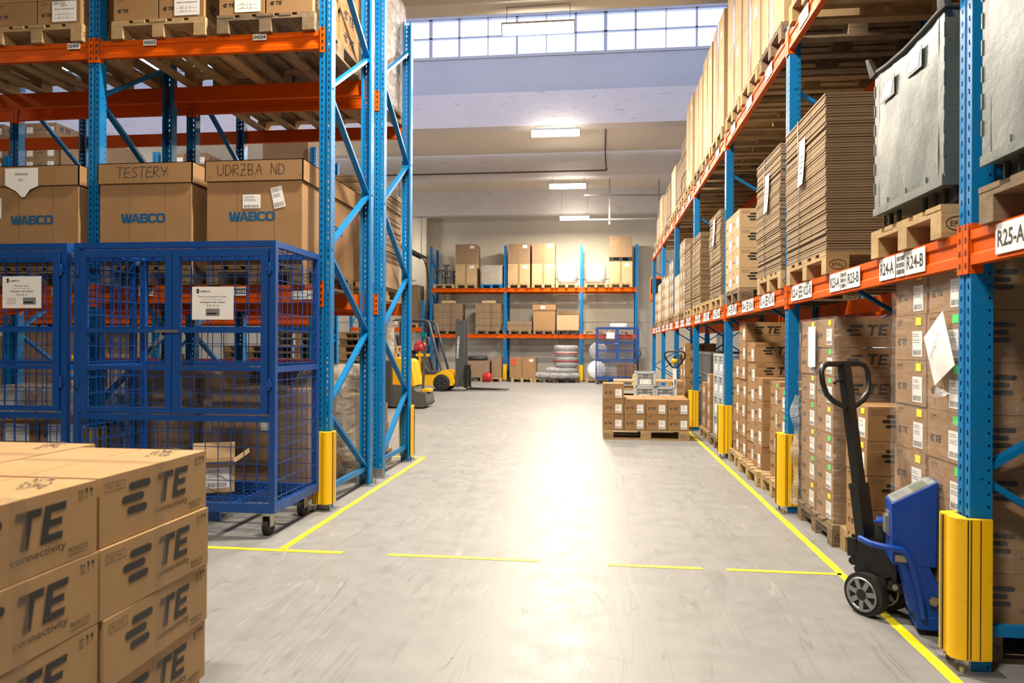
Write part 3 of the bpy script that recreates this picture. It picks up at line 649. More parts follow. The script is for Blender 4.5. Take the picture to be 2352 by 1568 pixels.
# right rack: local x = world -Y, local y = world +X ; frames every 2.8 m
RX, RY = 1.512, 3.164
xsR = [2.8 * k for k in range(8)]                      # local x 0 = farthest frame (Y = 19.96)
RRACK, rb = rack('orange and blue pallet rack running along the right side of the aisle', 'rack', (RX, RY + 16.8, 0), -math.pi / 2, xsR, [ZL, ZU], 3.9)
def beam_of(bs, zi, i, fr=1): return [b for a, c, d, b in bs if (a, c, d) == (zi, i, fr)][0]
def rx(Y): return (RY + 16.8) - Y
slots = [(25, 2.62), (24, 3.745), (23, 4.57), (22, 5.50), (21, 6.58), (20, 7.40), (19, 8.25), (18, 9.3), (17, 10.15), (16, 11.0), (15, 12.1), (14, 12.95), (13, 13.8), (12, 14.9), (11, 15.75), (10, 16.6), (9, 17.7), (8, 18.5), (7, 19.3)]
for n_, Y in slots:
    i = int(rx(Y) // 2.8); bm = beam_of(rb, 0, i); x = rx(Y); zc = ZL - .066
    beam_tag(bm, x - .195, -.004, zc, 'R%d-A' % n_, .20, .115); beam_code(bm, x - .03, -.004, zc, .10, .115); beam_tag(bm, x + .135, -.004, zc, 'R%d-B' % n_, .21, .115)
    if 19 <= n_ <= 22 or n_ < 19: beam_tag(beam_of(rb, 1, i), x, -.004, ZU - .066, 'R%d-C' % n_, .24, .10)
# second row behind it
rack('pallet rack row standing back to back behind the right rack', 'rack', (RX + 1.4, RY + 16.8, 0), -math.pi / 2, xsR, [ZL, ZU], 3.9, mirror=True, detail=False, conn=False)
# left racks (back to back), ends towards the aisle
xsL = [-2.0 * k for k in range(3, -1, -1)]
LA, la = rack('tall blue and orange pallet rack nearest the camera on the left', 'rack', (-2.165, 5.5, 0), 0, xsL, [ZL, ZU], 5.0)
LB, lb = rack('pallet rack standing back to back behind the nearest left rack', 'rack', (-2.165, 6.93, 0), 0, xsL, [ZL, ZU], 5.0, mirror=True)
for i, bs in ((2, la), (1, la)):
    pass
beam_tag(beam_of(la, 0, 2), -.72, -.004, ZL - .05, 'T40203', .13, .07); beam_tag(beam_of(la, 0, 2), -1.52, -.004, ZL - .05, 'T40202', .13, .07); beam_tag(beam_of(la, 0, 1), -2.30, -.004, ZL - .05, 'T40106', .13, .07)
def load_sign(p, x, z):
    m = MB(); m.box(x - .10, -.0105, z - .035, x + .10, -.0075, z + .035); o = (x, -.0112, z); m.text('Nosnost bunky', -.09, .006, .016, o, (1, 0, 0), (0, 0, 1), 1, 0, .11); m.text('Nosnost sloupce', -.09, -.022, .016, o, (1, 0, 0), (0, 0, 1), 1, 0, .12); m.text('500 kg', .035, -.012, .022, o, (1, 0, 0), (0, 0, 1), 1, .02, .055); m.build('load_sign', [PAPER, INK], p)
load_sign(beam_of(la, 0, 2), -.17, ZL - .08)
for x, i, tx in ((-1.50, 2, '04203'), (-.55, 2, '04204'), (-2.18, 1, '02403')): beam_tag(beam_of(la, 1, i), x, -.004, ZU - .03, tx, .115, .05)
beam_tag(beam_of(la, 1, 2, -1), -.75, 1.155, ZU - .05, '04301', .12, .05)
# farther rack row behind on the left, and the back rack
rack('distant pallet rack seen through the left racks, with pallets of cartons', 'rack', (-4.7, 11.4, 0), 0, [-8.4, -5.6, -2.8, 0], [ZL, ZU], 4.6, detail=True, conn=False)
BK, bb = rack('pallet rack against the back wall facing down the aisle', 'rack', (-6.18, 26.25, 0), 0, [0, 2.8, 5.6, 7.6], [1.745, 3.45], 5.02)
rack('short rack bay left of the back wall rack, behind the yellow forklift', 'rack', (-9.2, 26.0, 0), 0, [0, 2.75], [1.98], 3.0, detail=False)
# column guards
guard((RX, RY, 0), -math.pi / 2, 'yellow column guard on the nearest right rack post, beside the blue pallet truck', .57, .06)
guard((RX, RY + 2.8, 0), -math.pi / 2, 'yellow column guard on the second right rack post, left of the film wrapped pallet', .57, .06)
guard((RX, RY + 5.6, 0), -math.pi / 2, 'yellow column guard on the third right rack post, by the grey crates', .57, .06)
guard((RX, RY + 8.4, 0), -math.pi / 2, 'yellow column guard on the fourth right rack post, behind the small carton pallet', .57, .06)
guard((RX, RY + 11.2, 0), -math.pi / 2, 'yellow column guard on the fifth right rack post, mostly hidden by the yellow pallet truck', .57, .06)
guard((-2.165, 5.5, 0), 0, 'yellow column guard behind the corner of the wire cage', .57, .06)
guard((-2.165, 8.03, 0), math.pi, 'narrow yellow column guard at the far end of the left rack, beside the floor line', .57, .06)
guard((-4.165, 5.5, 0), 0, 'yellow column guard seen dimly through the lower cage mesh', .57, .06)
guard((-3.38, 26.25, 0), 0, 'yellow column guard on the back rack, left of the small brown carton pile', .57, .06)
guard((-.58, 26.25, 0), 0, 'yellow column guard on the back rack between white reels and plastic bags', .57, .06)
guard((1.42, 26.25, 0), 0, 'yellow column guard at the right end of the back rack, beside the distant cage', .57, .06)
# ---------------------------------------------------------------- right rack, upper level (z = 3.83)
PX = 2.08   # pallet centre X (end at 1.48)
top_slots = [(3.75, 'near post bay, first'), (4.6, 'near post bay, second'), (5.42, 'near post bay, third'), (6.45, 'second bay, first'), (7.33, 'second bay, middle'), (8.2, 'second bay, last'),
             (9.25, 'third bay, first'), (10.15, 'third bay, middle'), (11.03, 'third bay, last'), (12.1, 'fourth bay, first'), (13.0, 'fourth bay, middle'), (13.86, 'fourth bay, last'), (14.9, 'fifth bay, first'), (15.8, 'fifth bay, middle'), (16.65, 'fifth bay, last'), (17.7, 'sixth bay, first'), (18.55, 'sixth bay, middle')]
for i, (Y, nm) in enumerate(top_slots):
    lod = 0 if i < 7 else 1
    pallet((PX, Y, ZU + .001), 0, 'wooden pallet on the top level of the right rack, %s place' % nm, 'new' if i % 5 != 3 else 'old', .8, 1.2, lod)
zt = ZU + .146
def tall_pair(Y, nm, h1, h2, W=.84, L=1.16, st=None, mat=None):
    plain_box((PX, Y, zt), 0, 'tall carton, lower on the %s' % nm, L, W, h1, mat or CARDL, st, '-x')
    if h2: plain_box((PX, Y, zt + h1 + .002), 0, 'tall carton, upper on the %s' % nm, L, W, h2, mat or CARDL, st, '-x')
plain_box((PX, 4.6, zt), 0, 'carton at the top edge, nearest on the right rack top level', 1.16, .8, .75, CARD2)
plain_box((PX, 5.42, zt), 0, 'carton on the top level just right of the orange beam joint', 1.16, .8, .75, CARDL)
plain_box((PX, 3.75, zt), 0, 'carton above the grey bin on the top level', 1.16, .8, .75, CARD2)
for Y, nm, h1, h2 in [(6.45, 'top pallet by the nearest orange beam joint', .72, .76), (7.33, 'top pallet second from the beam joint', .72, .76), (8.2, 'top pallet third from the beam joint', .70, .76),
                      (9.25, 'brightly lit top pallet, first beyond the third post', .66, .76), (10.15, 'brightly lit top pallet, second beyond the third post', .66, .74), (11.03, 'top pallet just before the fourth post', .66, .66), (12.1, 'top pallet just beyond the fourth post', .68, .72)]:
    tall_pair(Y, nm, h1, h2, .80, st=[('-x', .22, h1 * .78, .12, .09, 'label')] if Y != 11.03 else None)
for Y, nm in [(6.45, 'nearest'), (7.33, 'second'), (9.25, 'fourth')]:
    m = MB(); m.box(PX - .584, Y + .12, zt, PX - .5825, Y + .16, zt + 1.45); tag(m.build('plastic_strap', WRAPH), 'shiny plastic band down the %s tall carton pair on the top level' % nm, 'strap')
bundle_stack(PX, 13.0, zt, 0, 1.1, .78, 1.0, 12, 'the top level stack, fourth bay')
bundle_stack(PX, 13.85, zt, 0, 1.1, .78, .74, 12, 'the low top level stack, fifth post')
plain_box((PX, 14.85, zt), 0, 'pale carton sleeve with paper, lower on the far top level', 1.1, .8, .95, CARDL, [('-x', .2, .6, .14, .3, 'label')])
bundle_stack(PX, 15.8, zt, 0, 1.1, .78, .85, 12, 'the far top level stack, fifth bay')
plain_box((PX, 16.65, zt), 0, 'carton on the far top level before the sixth post', 1.1, .8, .8, CARD2)
plain_box((PX, 17.7, zt), 0, 'thin light carton on the far top level, sixth bay', 1.1, .8, .95, CARDL)
plain_box((PX, 18.55, zt), 0, 'last brown carton on the far top level', 1.1, .8, .6, CARD2)
# second row behind: pallets on the top level fill the view between the racks
for k in range(14):
    Y = (3.745, 4.60, 5.44)[k % 3] + 2.8 * (k // 3)
    pallet((3.5, Y, ZU + .001), 0, 'pallet on the rack row behind the right rack, place %s from the camera' % ['one', 'two', 'three', 'four', 'five', 'six', 'seven', 'eight', 'nine', 'ten', 'eleven', 'twelve', 'thirteen', 'fourteen'][k], 'new' if k % 4 else 'old')
    if k < 10: plain_box((3.5, Y, zt), 0, 'carton on the hidden rack row, place %s from the camera' % ['one', 'two', 'three', 'four', 'five', 'six', 'seven', 'eight', 'nine', 'ten'][k], 1.15, .8, .9, CARD)
# ---------------------------------------------------------------- right rack, middle level (z = 1.80)
zm = ZL + .001; zb = ZL + .146
def metal_bin(loc, label, L=1.2, W=.82, H=.86, rz=0.0, papers=True):
    """worn grey steel stillage: folded side walls, corner ears, ribs and tube feet; W side faces -x"""
    t = thing('metal_bin', label, 'bin', loc, rz)
    m = MB(); t0 = .004; zb0 = .10
    a, b = L / 2, W / 2
    def wall(p0, p1, nx, ny, dip):
        n = 10; vs = []
        for j in range(7):
            for i in range(n + 1):
                f = i / n; g = j / 6; top = H - dip * math.sin(math.pi * f) ** .7 * (1 if g > 0 else 0); z = zb0 + (top - zb0) * g
                bul = .010 * math.sin(math.pi * f) * math.sin(math.pi * g) + .003 * math.sin(f * 17 + g * 9)
                vs.append((p0[0] + (p1[0] - p0[0]) * f + nx * bul, p0[1] + (p1[1] - p0[1]) * f + ny * bul, z))
        for off in (0, 1):
            vv = [(x - nx * .012 * off, y - ny * .012 * off, z) for x, y, z in vs]
            m.add(vv, [(j * (n + 1) + i, j * (n + 1) + i + 1, (j + 1) * (n + 1) + i + 1, (j + 1) * (n + 1) + i) for j in range(6) for i in range(n)], 0, True)
    wall((-a, -b + .05), (-a, b - .05), -1, 0, .03); wall((a, b - .05), (a, -b + .05), 1, 0, .03); wall((a, -b), (-a, -b), 0, -1, .03); wall((-a, b), (a, b), 0, 1, .03)
    m.box(-a, -b, zb0 - .01, a, b, zb0 + .01)
    m.build('shell', BIN, t)
    for sx in (-1, 1):
        for sy in (-1, 1):
            m = MB(); x, y = sx * a, sy * b
            m.box(min(x, x - sx * .05), min(y - sy * .0, y - sy * .06), zb0, max(x, x - sx * .05), max(y, y - sy * .06), H + .0)
            for k in range(6): m.box(x - .004, y - .004, .2 + k * .105, x + .004, y + .004, .26 + k * .105)
            m.build('corner_post', BIN, t)
            m = MB(); ex, ey = sx * .03, sy * .025
            m.hexa([(x - .015, y - .035, H - .02), (x + .015, y - .035, H - .02), (x + .015, y + .035, H - .02), (x - .015, y + .035, H - .02)],
                   [(x - .008 + ex, y - .025 + ey, H + .075), (x + .008 + ex, y - .025 + ey, H + .075), (x + .008 + ex, y + .015 + ey, H + .085), (x - .008 + ex, y + .015 + ey, H + .085)]); m.build('stacking_ear', DRUST, t)
    m = MB(); z = H - .005
    for p in ([(-a, -b, z), (-a - .004, -b * .5, z - .022), (-a - .005, 0, z - .03), (-a - .004, b * .5, z - .022), (-a, b, z)], [(a, -b, z), (a, 0, z - .03), (a, b, z)], [(-a, -b, z), (0, -b, z - .03), (a, -b, z)], [(-a, b, z), (0, b, z - .03), (a, b, z)]): m.tube(p, .013, 8)
    m.build('rim', DRUST, t)
    m = MB()
    for s in (-.28, .0, .28): m.box(-a - .006, s * W - .012, zb0, -a + .004, s * W + .012, zb0 + .05)
    m.box(-a - .008, -b, zb0 - .02, -a + .012, b, zb0 + .02); m.box(-a, -b - .006, zb0 - .02, a, -b + .012, zb0 + .03); m.build('bottom_skirt', BIN, t)
    for x in (-a + .07, a - .07):
        for y in (-b + .09, -.10, b - .09):
            m = MB(); m.tube([(x, y - .05, zb0 - .01), (x, y - .05, .03), (x, y - .035, .013), (x, y + .035, .013), (x, y + .05, .03), (x, y + .05, zb0 - .01)], .013, 8); m.build('foot', DRUST, t)
    if papers:
        for y, z, w, h in ((.19, .70, .17, .10), (-.12, .72, .16, .10)):
            m = MB(); m.box(-a - .014, y - w / 2, z - h / 2, -a - .011, y + w / 2, z + h / 2); m.flat([(-w * .4, -h * .35), (w * .3, -h * .4), (w * .42, h * .3), (-w * .1, h * .42)], (-a - .0155, y, z), (0, -1, 0), (0, 0, 1), 1); m.build('label_holder', [BIN, PAPER], t)
    return t
BINX = 2.10
pallet((2.08, 3.70, zm), 0, 'light wooden pallet under the dented grey steel bin, with an oval burned mark', 'new', .80, 1.2, 0)
metal_bin((BINX, 3.69, zb - .01 + .012), 'dented grey steel bin with two paper pockets, on the pallet above label R24', 1.22, .78, .86)
pallet((2.08, 2.55, zm), 0, 'dark weathered pallet at the right edge above label R25', 'old', .88, 1.2, 0)
b2 = metal_bin((BINX, 2.56, zb + .002), 'grey steel bin cut by the right edge, with a hanging white paper', 1.22, .86, 1.3, papers=False)
m = MB(); m.add([(-.634, -.02, .98), (-.634, -.24, .98), (-.640, -.24, .70), (-.646, -.02, .62)], [(0, 1, 2, 3)]); m.build('paper_sheet', PAPER, b2)
def paper(parent, x, y, z, w, h, name='paper_sheet', lines=True):
    m = MB(); n = 6; v = []
    for i in range(n + 1):
        f = i / n; v += [(x - .012 * f * f - .004, y + w / 2 - .0, z - h * f), (x - .018 * f * f - .004, y - w / 2, z - h * f)]
    m.add(v, [(2 * i, 2 * i + 2, 2 * i + 3, 2 * i + 1) for i in range(n)])
    if lines:
        for k in range(4): f = .35 + k * .12; m.add([(x - .018 * f * f - .0065, y + w * .3, z - h * f), (x - .018 * f * f - .0065, y - w * .3, z - h * f), (x - .018 * f * f - .0068, y - w * .3, z - h * f - .008), (x - .018 * f * f - .0068, y + w * .3, z - h * f - .008)], [(0, 1, 2, 3)], 1)
    return m.build(name, [PAPER, PAPG], parent)
def mid_stack(Y, W, H, what, paperz=None, L=.36, x0=1.475, per=10, back=True):
    n = max(1, round(H / (per * .0172)))
    for i in range(n):
        o = bundle((x0 + L / 2 + R.uniform(-.006, .006), Y + R.uniform(-.01, .01), zb + i * (per * .0172 + .0006)), 0, 'flattened carton bundle, %s, front row of %s' % (ordn(i, n), what), L, W, per, .0172, None, 3, True, seed=i % 4)
        if back: bundle((x0 + L * 1.5 + .03 + R.uniform(-.006, .006), Y, zb + i * (per * .0172 + .0006)), 0, 'flattened carton bundle, %s, rear row of %s' % (ordn(i, n), what), L, W, per, .0172, None, 3, False, seed=i % 4)
        if paperz is not None and i == paperz: paper(o, -L / 2 - .012, .02 if W > .9 else -.03, .30 + .05, .15, .33)
pallet((2.08, 5.36, zm), 0, 'pale new pallet under the tall carton bundles above label R22', 'new', .98, 1.2, 0)
mid_stack(5.355, .98, 1.05, 'the tall stack above label R22', 3, L=.36)
pallet((2.08, 6.46, zm), 0, 'pale new pallet under the bundle stack just beyond the second post', 'new', .86, 1.2, 0)
mid_stack(6.455, .86, 1.03, 'the stack above label R21', 3, L=.36)
# TE cartons at place R20
pallet((2.08, 8.15, zm), 0, 'weathered pallet with oval mark under the printed cartons on the middle level', 'old', .82, 1.2, 0)
for c, (yc) in enumerate((7.94, 8.35)):
    for k in range(4):
        te_box((1.475 + .28 + .0, yc, zb + k * .2075), 0, 'carton on the middle level by the third post, %s, %s column' % (ordn(k, 4), ('near', 'far')[c]), .55, .40, .207, 2 if c == 0 else 1, 'W', None, CARDL)
        te_box((1.475 + .84, yc, zb + k * .2075), 0, 'carton in the rear on the middle level, third post, %s, %s column' % (ordn(k, 4), ('near', 'far')[c]), .55, .40, .207, 1, None, None, CARDL)
plain_box((2.1, 7.2 + .95, zb + .832), 0, 'flat pale carton with black strap lying on the printed cartons', .7, .7, .10, CARDL, marks=False)
pallet((2.08, 9.25, zm), 0, 'pallet under the paper tagged bundle stack beyond the third post', 'new', .82)
mid_stack(9.25, .82, 1.03, 'the paper tagged third post stack', 3, per=12)
pallet((2.08, 10.1, zm), 0, 'empty looking pale pallet left of the third post stack', 'new')
pallet((2.08, 10.99, zm), 0, 'pallet under the wide dark bundle stack at the fourth post', 'new', .85)
mid_stack(10.99, .85, 1.1, 'the wide fourth post stack', per=12)
pallet((2.08, 12.1, zm), 0, 'pallet under the sloping bundle stack beyond the fourth post', 'new', .85)
mid_stack(12.08, .85, 1.05, 'the stack past the fourth post', per=12)
for j, (Y, lab, n, hh) in enumerate([(13.0, 'greyish carton column in the far middle level', 5, .25), (13.84, 'low light carton column beside the fifth post', 3, .24), (14.9, 'film wrapped carton column with orange film', 5, .22), (15.85, 'far light carton column', 4, .22), (16.65, 'far carton column before the sixth post', 4, .24), (17.7, 'far grey carton column', 4, .22), (18.55, 'farthest carton column of the middle level', 3, .24)]):
    pallet((2.08, Y, zm), 0, 'pallet under the %s' % lab, 'new' if j % 2 else 'old')
    for k in range(n):
        for s in (0, 1): plain_box((2.06, Y - .2 + .4 * s, zb + k * hh), 0, '%s carton, %s side, %s' % (ordn(k, n), ('near', 'far')[s], lab), 1.12, .38, hh - .004, [CARD2, CARDL, CARD2, CARDL][j % 4], [('-x', .06, hh * .5, .10, .12, 'label')])
wrap_film(1.49, 14.54, zb + .5, 2.63, 15.36, zb + 1.1, 'stretch film with an orange band round the far middle level cartons', WRAP, top=False)
# ---------------------------------------------------------------- right rack, floor level
def col(X, Y, z, n, L, W, H, what, rz=0.0, lod=1, lab='W', extra=None, j=.006, mat=None, tape=False):
    for k in range(n):
        ex = (extra[k % len(extra)] if extra else None)
        te_box((X + R.uniform(-j, j), Y + R.uniform(-j, j), z + k * (H + .001)), rz + R.uniform(-.006, .006), 'printed carton, %s of %s' % (ordn(k, n), what), L, W, H, lod, lab, ex, mat, tape=tape)
# K: near wrapped pallet with the hanging white sheet
pallet((2.15, 3.62, 0), 0, 'pallet on the floor entered by the forks of the blue pallet truck', 'old', .8, 1.2, 0)
col(1.555 + .275, 3.79, .146, 7, .55, .355, .222, 'far front column, wrapped stack beside the nearest post', 0, 2, 'W', ['yellow'], .004)
col(1.555 + .275, 3.42, .146, 7, .55, .355, .222, 'near front column, wrapped stack beside the nearest post', 0, 2, 'W', ['green'], .004)
wrap_film(1.55, 3.24, .13, 2.12, 3.975, 1.71, 'thin stretch film round the carton stack beside the nearest post', WRAP, .008, seed=5)
PK = [(1.525, 3.384, 1.487), (1.52, 3.261, 1.249), (1.51, 3.422, 1.152), (1.52, 3.554, 1.369)]
m = MB()
P = PK
def sheetpt(i, j):
    a, b, c, d = P; f, g = i, j
    x = (1 - f) * (1 - g) * a[0] + f * (1 - g) * b[0] + f * g * c[0] + (1 - f) * g * d[0]; y = (1 - f) * (1 - g) * a[1] + f * (1 - g) * b[1] + f * g * c[1] + (1 - f) * g * d[1]; z = (1 - f) * (1 - g) * a[2] + f * (1 - g) * b[2] + f * g * c[2] + (1 - f) * g * d[2]
    return (x - .02 * math.sin(math.pi * f) * math.sin(math.pi * g), y, z)
m.sheetgrid(sheetpt, 6, 6)
xd = (Vector((0, -.16, .30))).normalized(); xd = Vector((-.0, -.62, .78)).normalized(); zd = Vector((0, .78, .62)).normalized()
m.text('Kampos', -.07, -.012, .026, (1.497, 3.415, 1.305), xd, zd, 1, 0, .17); tag(m.build('paper_sheet', [PAPER, PAPG]), 'white paper sheet stuck askew on the film wrapped stack, with a handwritten name', 'paper')
m = MB()
def torn(i, j): return (1.53 - .03 * math.sin(i * 3) - .01 * j, 3.44 - .13 * i, 1.12 + .03 * math.sin(i * 3.1) - .07 * j * (1 - i) ** .5)
m.sheetgrid(torn, 8, 3); tag(m.build('torn_film', WRAPH), 'small torn curl of white film sticking out of the wrapped stack', 'plastic wrap')
# unwrapped partial pallet behind, at Y 4.2 - 4.8
pallet((2.20, 4.55, 0), 0, 'pallet under the printed cartons behind the truck handle', 'new', .8, 1.2, 1)
col(1.60 + .275, 4.66, .146, 4, .55, .36, .205, 'the open column behind the black truck handle', 0, 2, 'W', ['yellow'], .004)
col(1.60 + .84, 4.62, .146, 7, .55, .40, .205, 'deep tall column behind the black truck handle', 0, 2, None, None, .004)
# N: film wrapped pallet left of the truck
pallet((2.15, 5.36, 0), 0, 'dark pallet under the tall film wrapped carton stack beside the second post', 'old', .82, 1.2, 0)
col(1.57 + .275, 5.57, .146, 7, .55, .37, .195, 'far column, tall wrapped stack beside the second post', 0, 2, 'W', ['yellow', 'green'], .003)
col(1.57 + .275, 5.18, .146, 7, .55, .37, .195, 'near column, tall wrapped stack beside the second post', 0, 2, 'W', ['yellow', 'green', 'green'], .003)
col(1.57 + .83, 5.20, .146, 7, .55, .40, .195, 'back column, tall wrapped stack beside the second post', 0, 1, None, None, .003)
wrap_film(1.565, 4.98, .06, 2.12, 5.77, 1.53, 'glossy stretch film round the tall stack beside the second post', WRAP, .012, seed=9)
m = MB(); m.box(1.548, 5.33, 1.18, 1.550, 5.50, 1.47); tag(m.build('paper_sheet', PAPER), 'white sheet under the film at the top of the tall wrapped stack', 'paper')
def ruffle(i, j): return (1.555 - .045 * j * (1 + .4 * math.sin(i * 17)), 5.76 + .012 * math.sin(i * 23) + .02 * j, .1 + i * .85)
m = MB(); m.sheetgrid(ruffle, 60, 5); tag(m.build('loose_film', WRAPH), 'crumpled loose film edge beside the second yellow guard', 'plastic wrap')
def tail(i, j): return (1.50 - .08 * math.sin(i * 3) , 4.98 + .1 * i + .03 * j, .012 + .10 * (1 - i) * (1 - j * .3))
m = MB(); m.sheetgrid(tail, 10, 4); tag(m.build('film_tail', WRAPH), 'twisted tail of film on the floor at the corner of the wrapped pallet', 'plastic wrap')
# beyond the second post: stacks around Y 6.2 - 8.3
pallet((2.13, 6.55, 0), 0, 'pale pallet under the labelled cartons between second and third post', 'new', .8, 1.2, 0)
col(1.565 + .275, 6.34, .146, 4, .55, .34, .205, 'the label covered column nearest the second post', 0, 1, 'W', ['green'])
col(1.60 + .275, 6.72, .146, 4, .55, .34, .215, 'the second label covered column beyond the second post', 0, 1, 'W', ['green'])
pallet((2.10, 7.42, 0), 0, 'pale new pallet jutting out under the neat carton column, stamped on its block', 'new', .9, 1.2, 0)
col(1.565 + .275, 7.24, .146, 4, .55, .36, .218, 'the neat near column on the pale new pallet', 0, 2, 'W')
col(1.565 + .84, 7.24, .146, 4, .55, .36, .218, 'the rear column on the pale new pallet', 0, 1, None)
col(1.58 + .275, 7.62, .146, 6, .55, .36, .203, 'the taller column on the pale new pallet', 0, 2, 'W')
pallet((2.13, 8.20, 0), 0, 'pallet beside the third yellow guard under the tallest carton stack', 'new', .8, 1.2, 1)
col(1.58 + .275, 8.05, .146, 7, .55, .34, .205, 'the tallest near column beside the third post', 0, 2, 'W')
col(1.58 + .275, 8.42, .146, 5, .55, .34, .205, 'the far column beside the third post', 0, 1, 'W')
# crates, small cartons and grey bin between third and fourth posts
def klt(loc, rz, label, L=.4, W=.3, H=.27, group=None, win=True):
    t = thing('plastic_crate', label, 'crate', loc, rz, group); e = .008
    m = MB(); m.box(-L / 2 + .012, -W / 2 + .012, 0, L / 2 - .012, W / 2 - .012, .012)
    m.box(-L / 2 + e, -W / 2 + e, .008, L / 2 - e, -W / 2 + e + .004, H - .004); m.box(-L / 2 + e, W / 2 - e - .004, .008, L / 2 - e, W / 2 - e, H - .004)
    m.box(-L / 2 + e, -W / 2 + e, .008, -L / 2 + e + .004, W / 2 - e, H - .004); m.box(L / 2 - e - .004, -W / 2 + e, .008, L / 2 - e, W / 2 - e, H - .004)
    m.build('crate_wall', [CRATE], t)
    m = MB()
    for x0, y0, x1, y1 in ((-L / 2, -W / 2, L / 2, -W / 2 + .012), (-L / 2, W / 2 - .012, L / 2, W / 2), (-L / 2, -W / 2, -L / 2 + .012, W / 2), (L / 2 - .012, -W / 2, L / 2, W / 2)):
        m.box(x0, y0, H - .028, x1, y1, H); m.box(x0, y0, H - .075, x1, y1, H - .068); m.box(x0, y0, 0.004, x1, y1, .03)
    for sx in (-1, 1):
        for sy in (-1, 1): m.box(sx * L / 2 - (0 if sx < 0 else .035), sy * W / 2 - (0 if sy < 0 else .035), .004, sx * L / 2 + (.035 if sx < 0 else 0), sy * W / 2 + (.035 if sy < 0 else 0), H)
    for k in range(1, 5): x = -L / 2 + k * L / 5; m.box(x - .004, -W / 2, .03, x + .004, -W / 2 + .01, H - .03); m.box(x - .004, W / 2 - .01, .03, x + .004, W / 2, H - .03)
    for k in (1, 2): y = -W / 2 + k * W / 3; m.box(-L / 2, y - .004, .03, -L / 2 + .01, y + .004, H - .03)
    m.build('rim_and_ribs', CRATER, t)
    m = MB(); m.box(-L / 2 - .002, -.05, H - .066, -L / 2 + .01, .05, H - .03); m.build('handle_grip', CRATED, t); m = MB(); m.box(-.07, -W / 2 - .002, H - .066, .07, -W / 2 + .01, H - .03); m.build('handle_grip', CRATED, t)
    if win:
        m = MB(); m.box(-L / 2 + .004, -W * .28, .04, -L / 2 + .0075, W * .28, H * .5); m.build('paper_label', PAPER, t)
    return t
pallet((2.13, 9.62, 0), 0, 'brown pallet under the tall stack of pale grey plastic crates', 'old', .8, 1.2, 1)
k0 = None
for s in (0, 1):
    for k in range(4):
        lab = 'pale grey plastic crate, %s of the %s column beside the third post' % (ordn(k, 4), ('near', 'far')[s])
        if k0 is None: k0 = klt((1.58 + .3, 9.46, .146), 0, lab, .6, .36, .27)
        else: dup(k0, (1.58 + .3, 9.46 + .38 * s, .146 + k * .271), 0, lab)
pallet((2.13, 10.55, 0), 0, 'pallet under the two small carton piles right of the fourth guard', 'new', .8, 1.2, 1)
for k in range(4): plain_box((1.80, 10.25, .146 + k * .2), 0, 'small plain carton, %s, beside the grey crates' % ordn(k, 4), .5, .30, .196, CARD, [('-x', .03, .1, .08, .1, 'label')])
for k in range(3): plain_box((1.80, 10.7, .146 + k * .22), 0, 'small carton, %s of the pile just right of the fourth guard' % ordn(k, 3), .5, .34, .216, CARD, [('-x', .03, .1, .08, .1, 'label')])
def large_bin(loc, label, rz=0.0):
    t = thing('folding_bin', label, 'bin', loc, rz); L, W, H = 1.2, .8, .62
    m = MB(); m.box(-L / 2, -W / 2, .08, L / 2, W / 2, H - .03); m.build('bin_wall', CRATED2, t)
    m = MB(); m.box(-L / 2 - .01, -W / 2 - .01, H - .04, L / 2 + .01, W / 2 + .01, H)
    for k in range(5): y = -W / 2 + k * W / 4; m.box(-L / 2 - .012, y - .015, .08, -L / 2, y + .015, H - .04)
    for k in range(7): x = -L / 2 + k * L / 6; m.box(x - .012, -W / 2 - .012, .08, x + .012, -W / 2, H - .04)
    m.box(-L / 2 - .01, -W / 2 - .01, .28, L / 2 + .01, W / 2 + .01, .30); m.build('rib_frame', CRATED3, t)
    for x in (-L / 2, -.05, L / 2 - .1):
        m = MB(); m.box(x, -W / 2, 0, x + .1, W / 2, .08); m.build('runner', CRATED3, t)
    return t
CRATED2 = plain('bin_grey_dark', (.13, .14, .145), .35); CRATED3 = plain('bin_grey_rib', (.22, .235, .24), .35)
lb0 = large_bin((2.3, 12.3, 0), 'dark grey folding plastic bin, bottom of the two beyond the fourth guard'); dup(lb0, (2.3, 12.3, .622), 0, 'dark grey folding plastic bin, top of the two beyond the fourth guard')
dup(lb0, (2.24, 11.1, 0), 0, 'dark grey folding plastic bin, lower of two behind the crates'); dup(lb0, (2.24, 11.1, .622), 0, 'dark grey folding plastic bin, upper of two behind the crates')
pallet((2.1, 13.6, 0), 0, 'pallet of printed cartons beyond the dark grey bins', 'new')
col(1.58 + .275, 13.35, .146, 6, .55, .38, .205, 'the near column seen behind the yellow truck handle', 0, 1, 'W'); col(1.58 + .275, 13.8, .146, 4, .55, .38, .205, 'the far column behind the yellow truck handle', 0, 1, 'W')
pallet((2.1, 15.2, 0), 0, 'pallet of printed cartons between the fifth and sixth posts', 'new')
col(1.58 + .275, 15.0, .146, 5, .55, .38, .205, 'the column between the fifth and sixth posts', 0, 1, 'W'); col(1.58 + .275, 16.4, .001, 3, .55, .38, .205, 'the low column by the sixth post', 0, 1, 'W')
# behind the nearest post: big cartons in shade and the bin at the right edge
pallet((2.7, 2.82, 0), 0, 'pallet with an oval burned mark behind the nearest post', 'new', .5, 1.2, 0)
for k in range(6): te_box((2.62, 2.83, .146 + k * .262), 0, 'large printed carton in the shade behind the nearest post, %s' % ordn(k, 6), .9, .5, .26, 2, None)
pallet((2.42, 2.10, 0), 0, 'corner of a pale pallet at the lower right edge of the picture', 'new', .8, 1.2, 0)
b3 = metal_bin((2.44, 2.12, .146), 'worn grey green steel bin at the lower right edge, standing on a pallet', 1.2, .78, .84, papers=False)
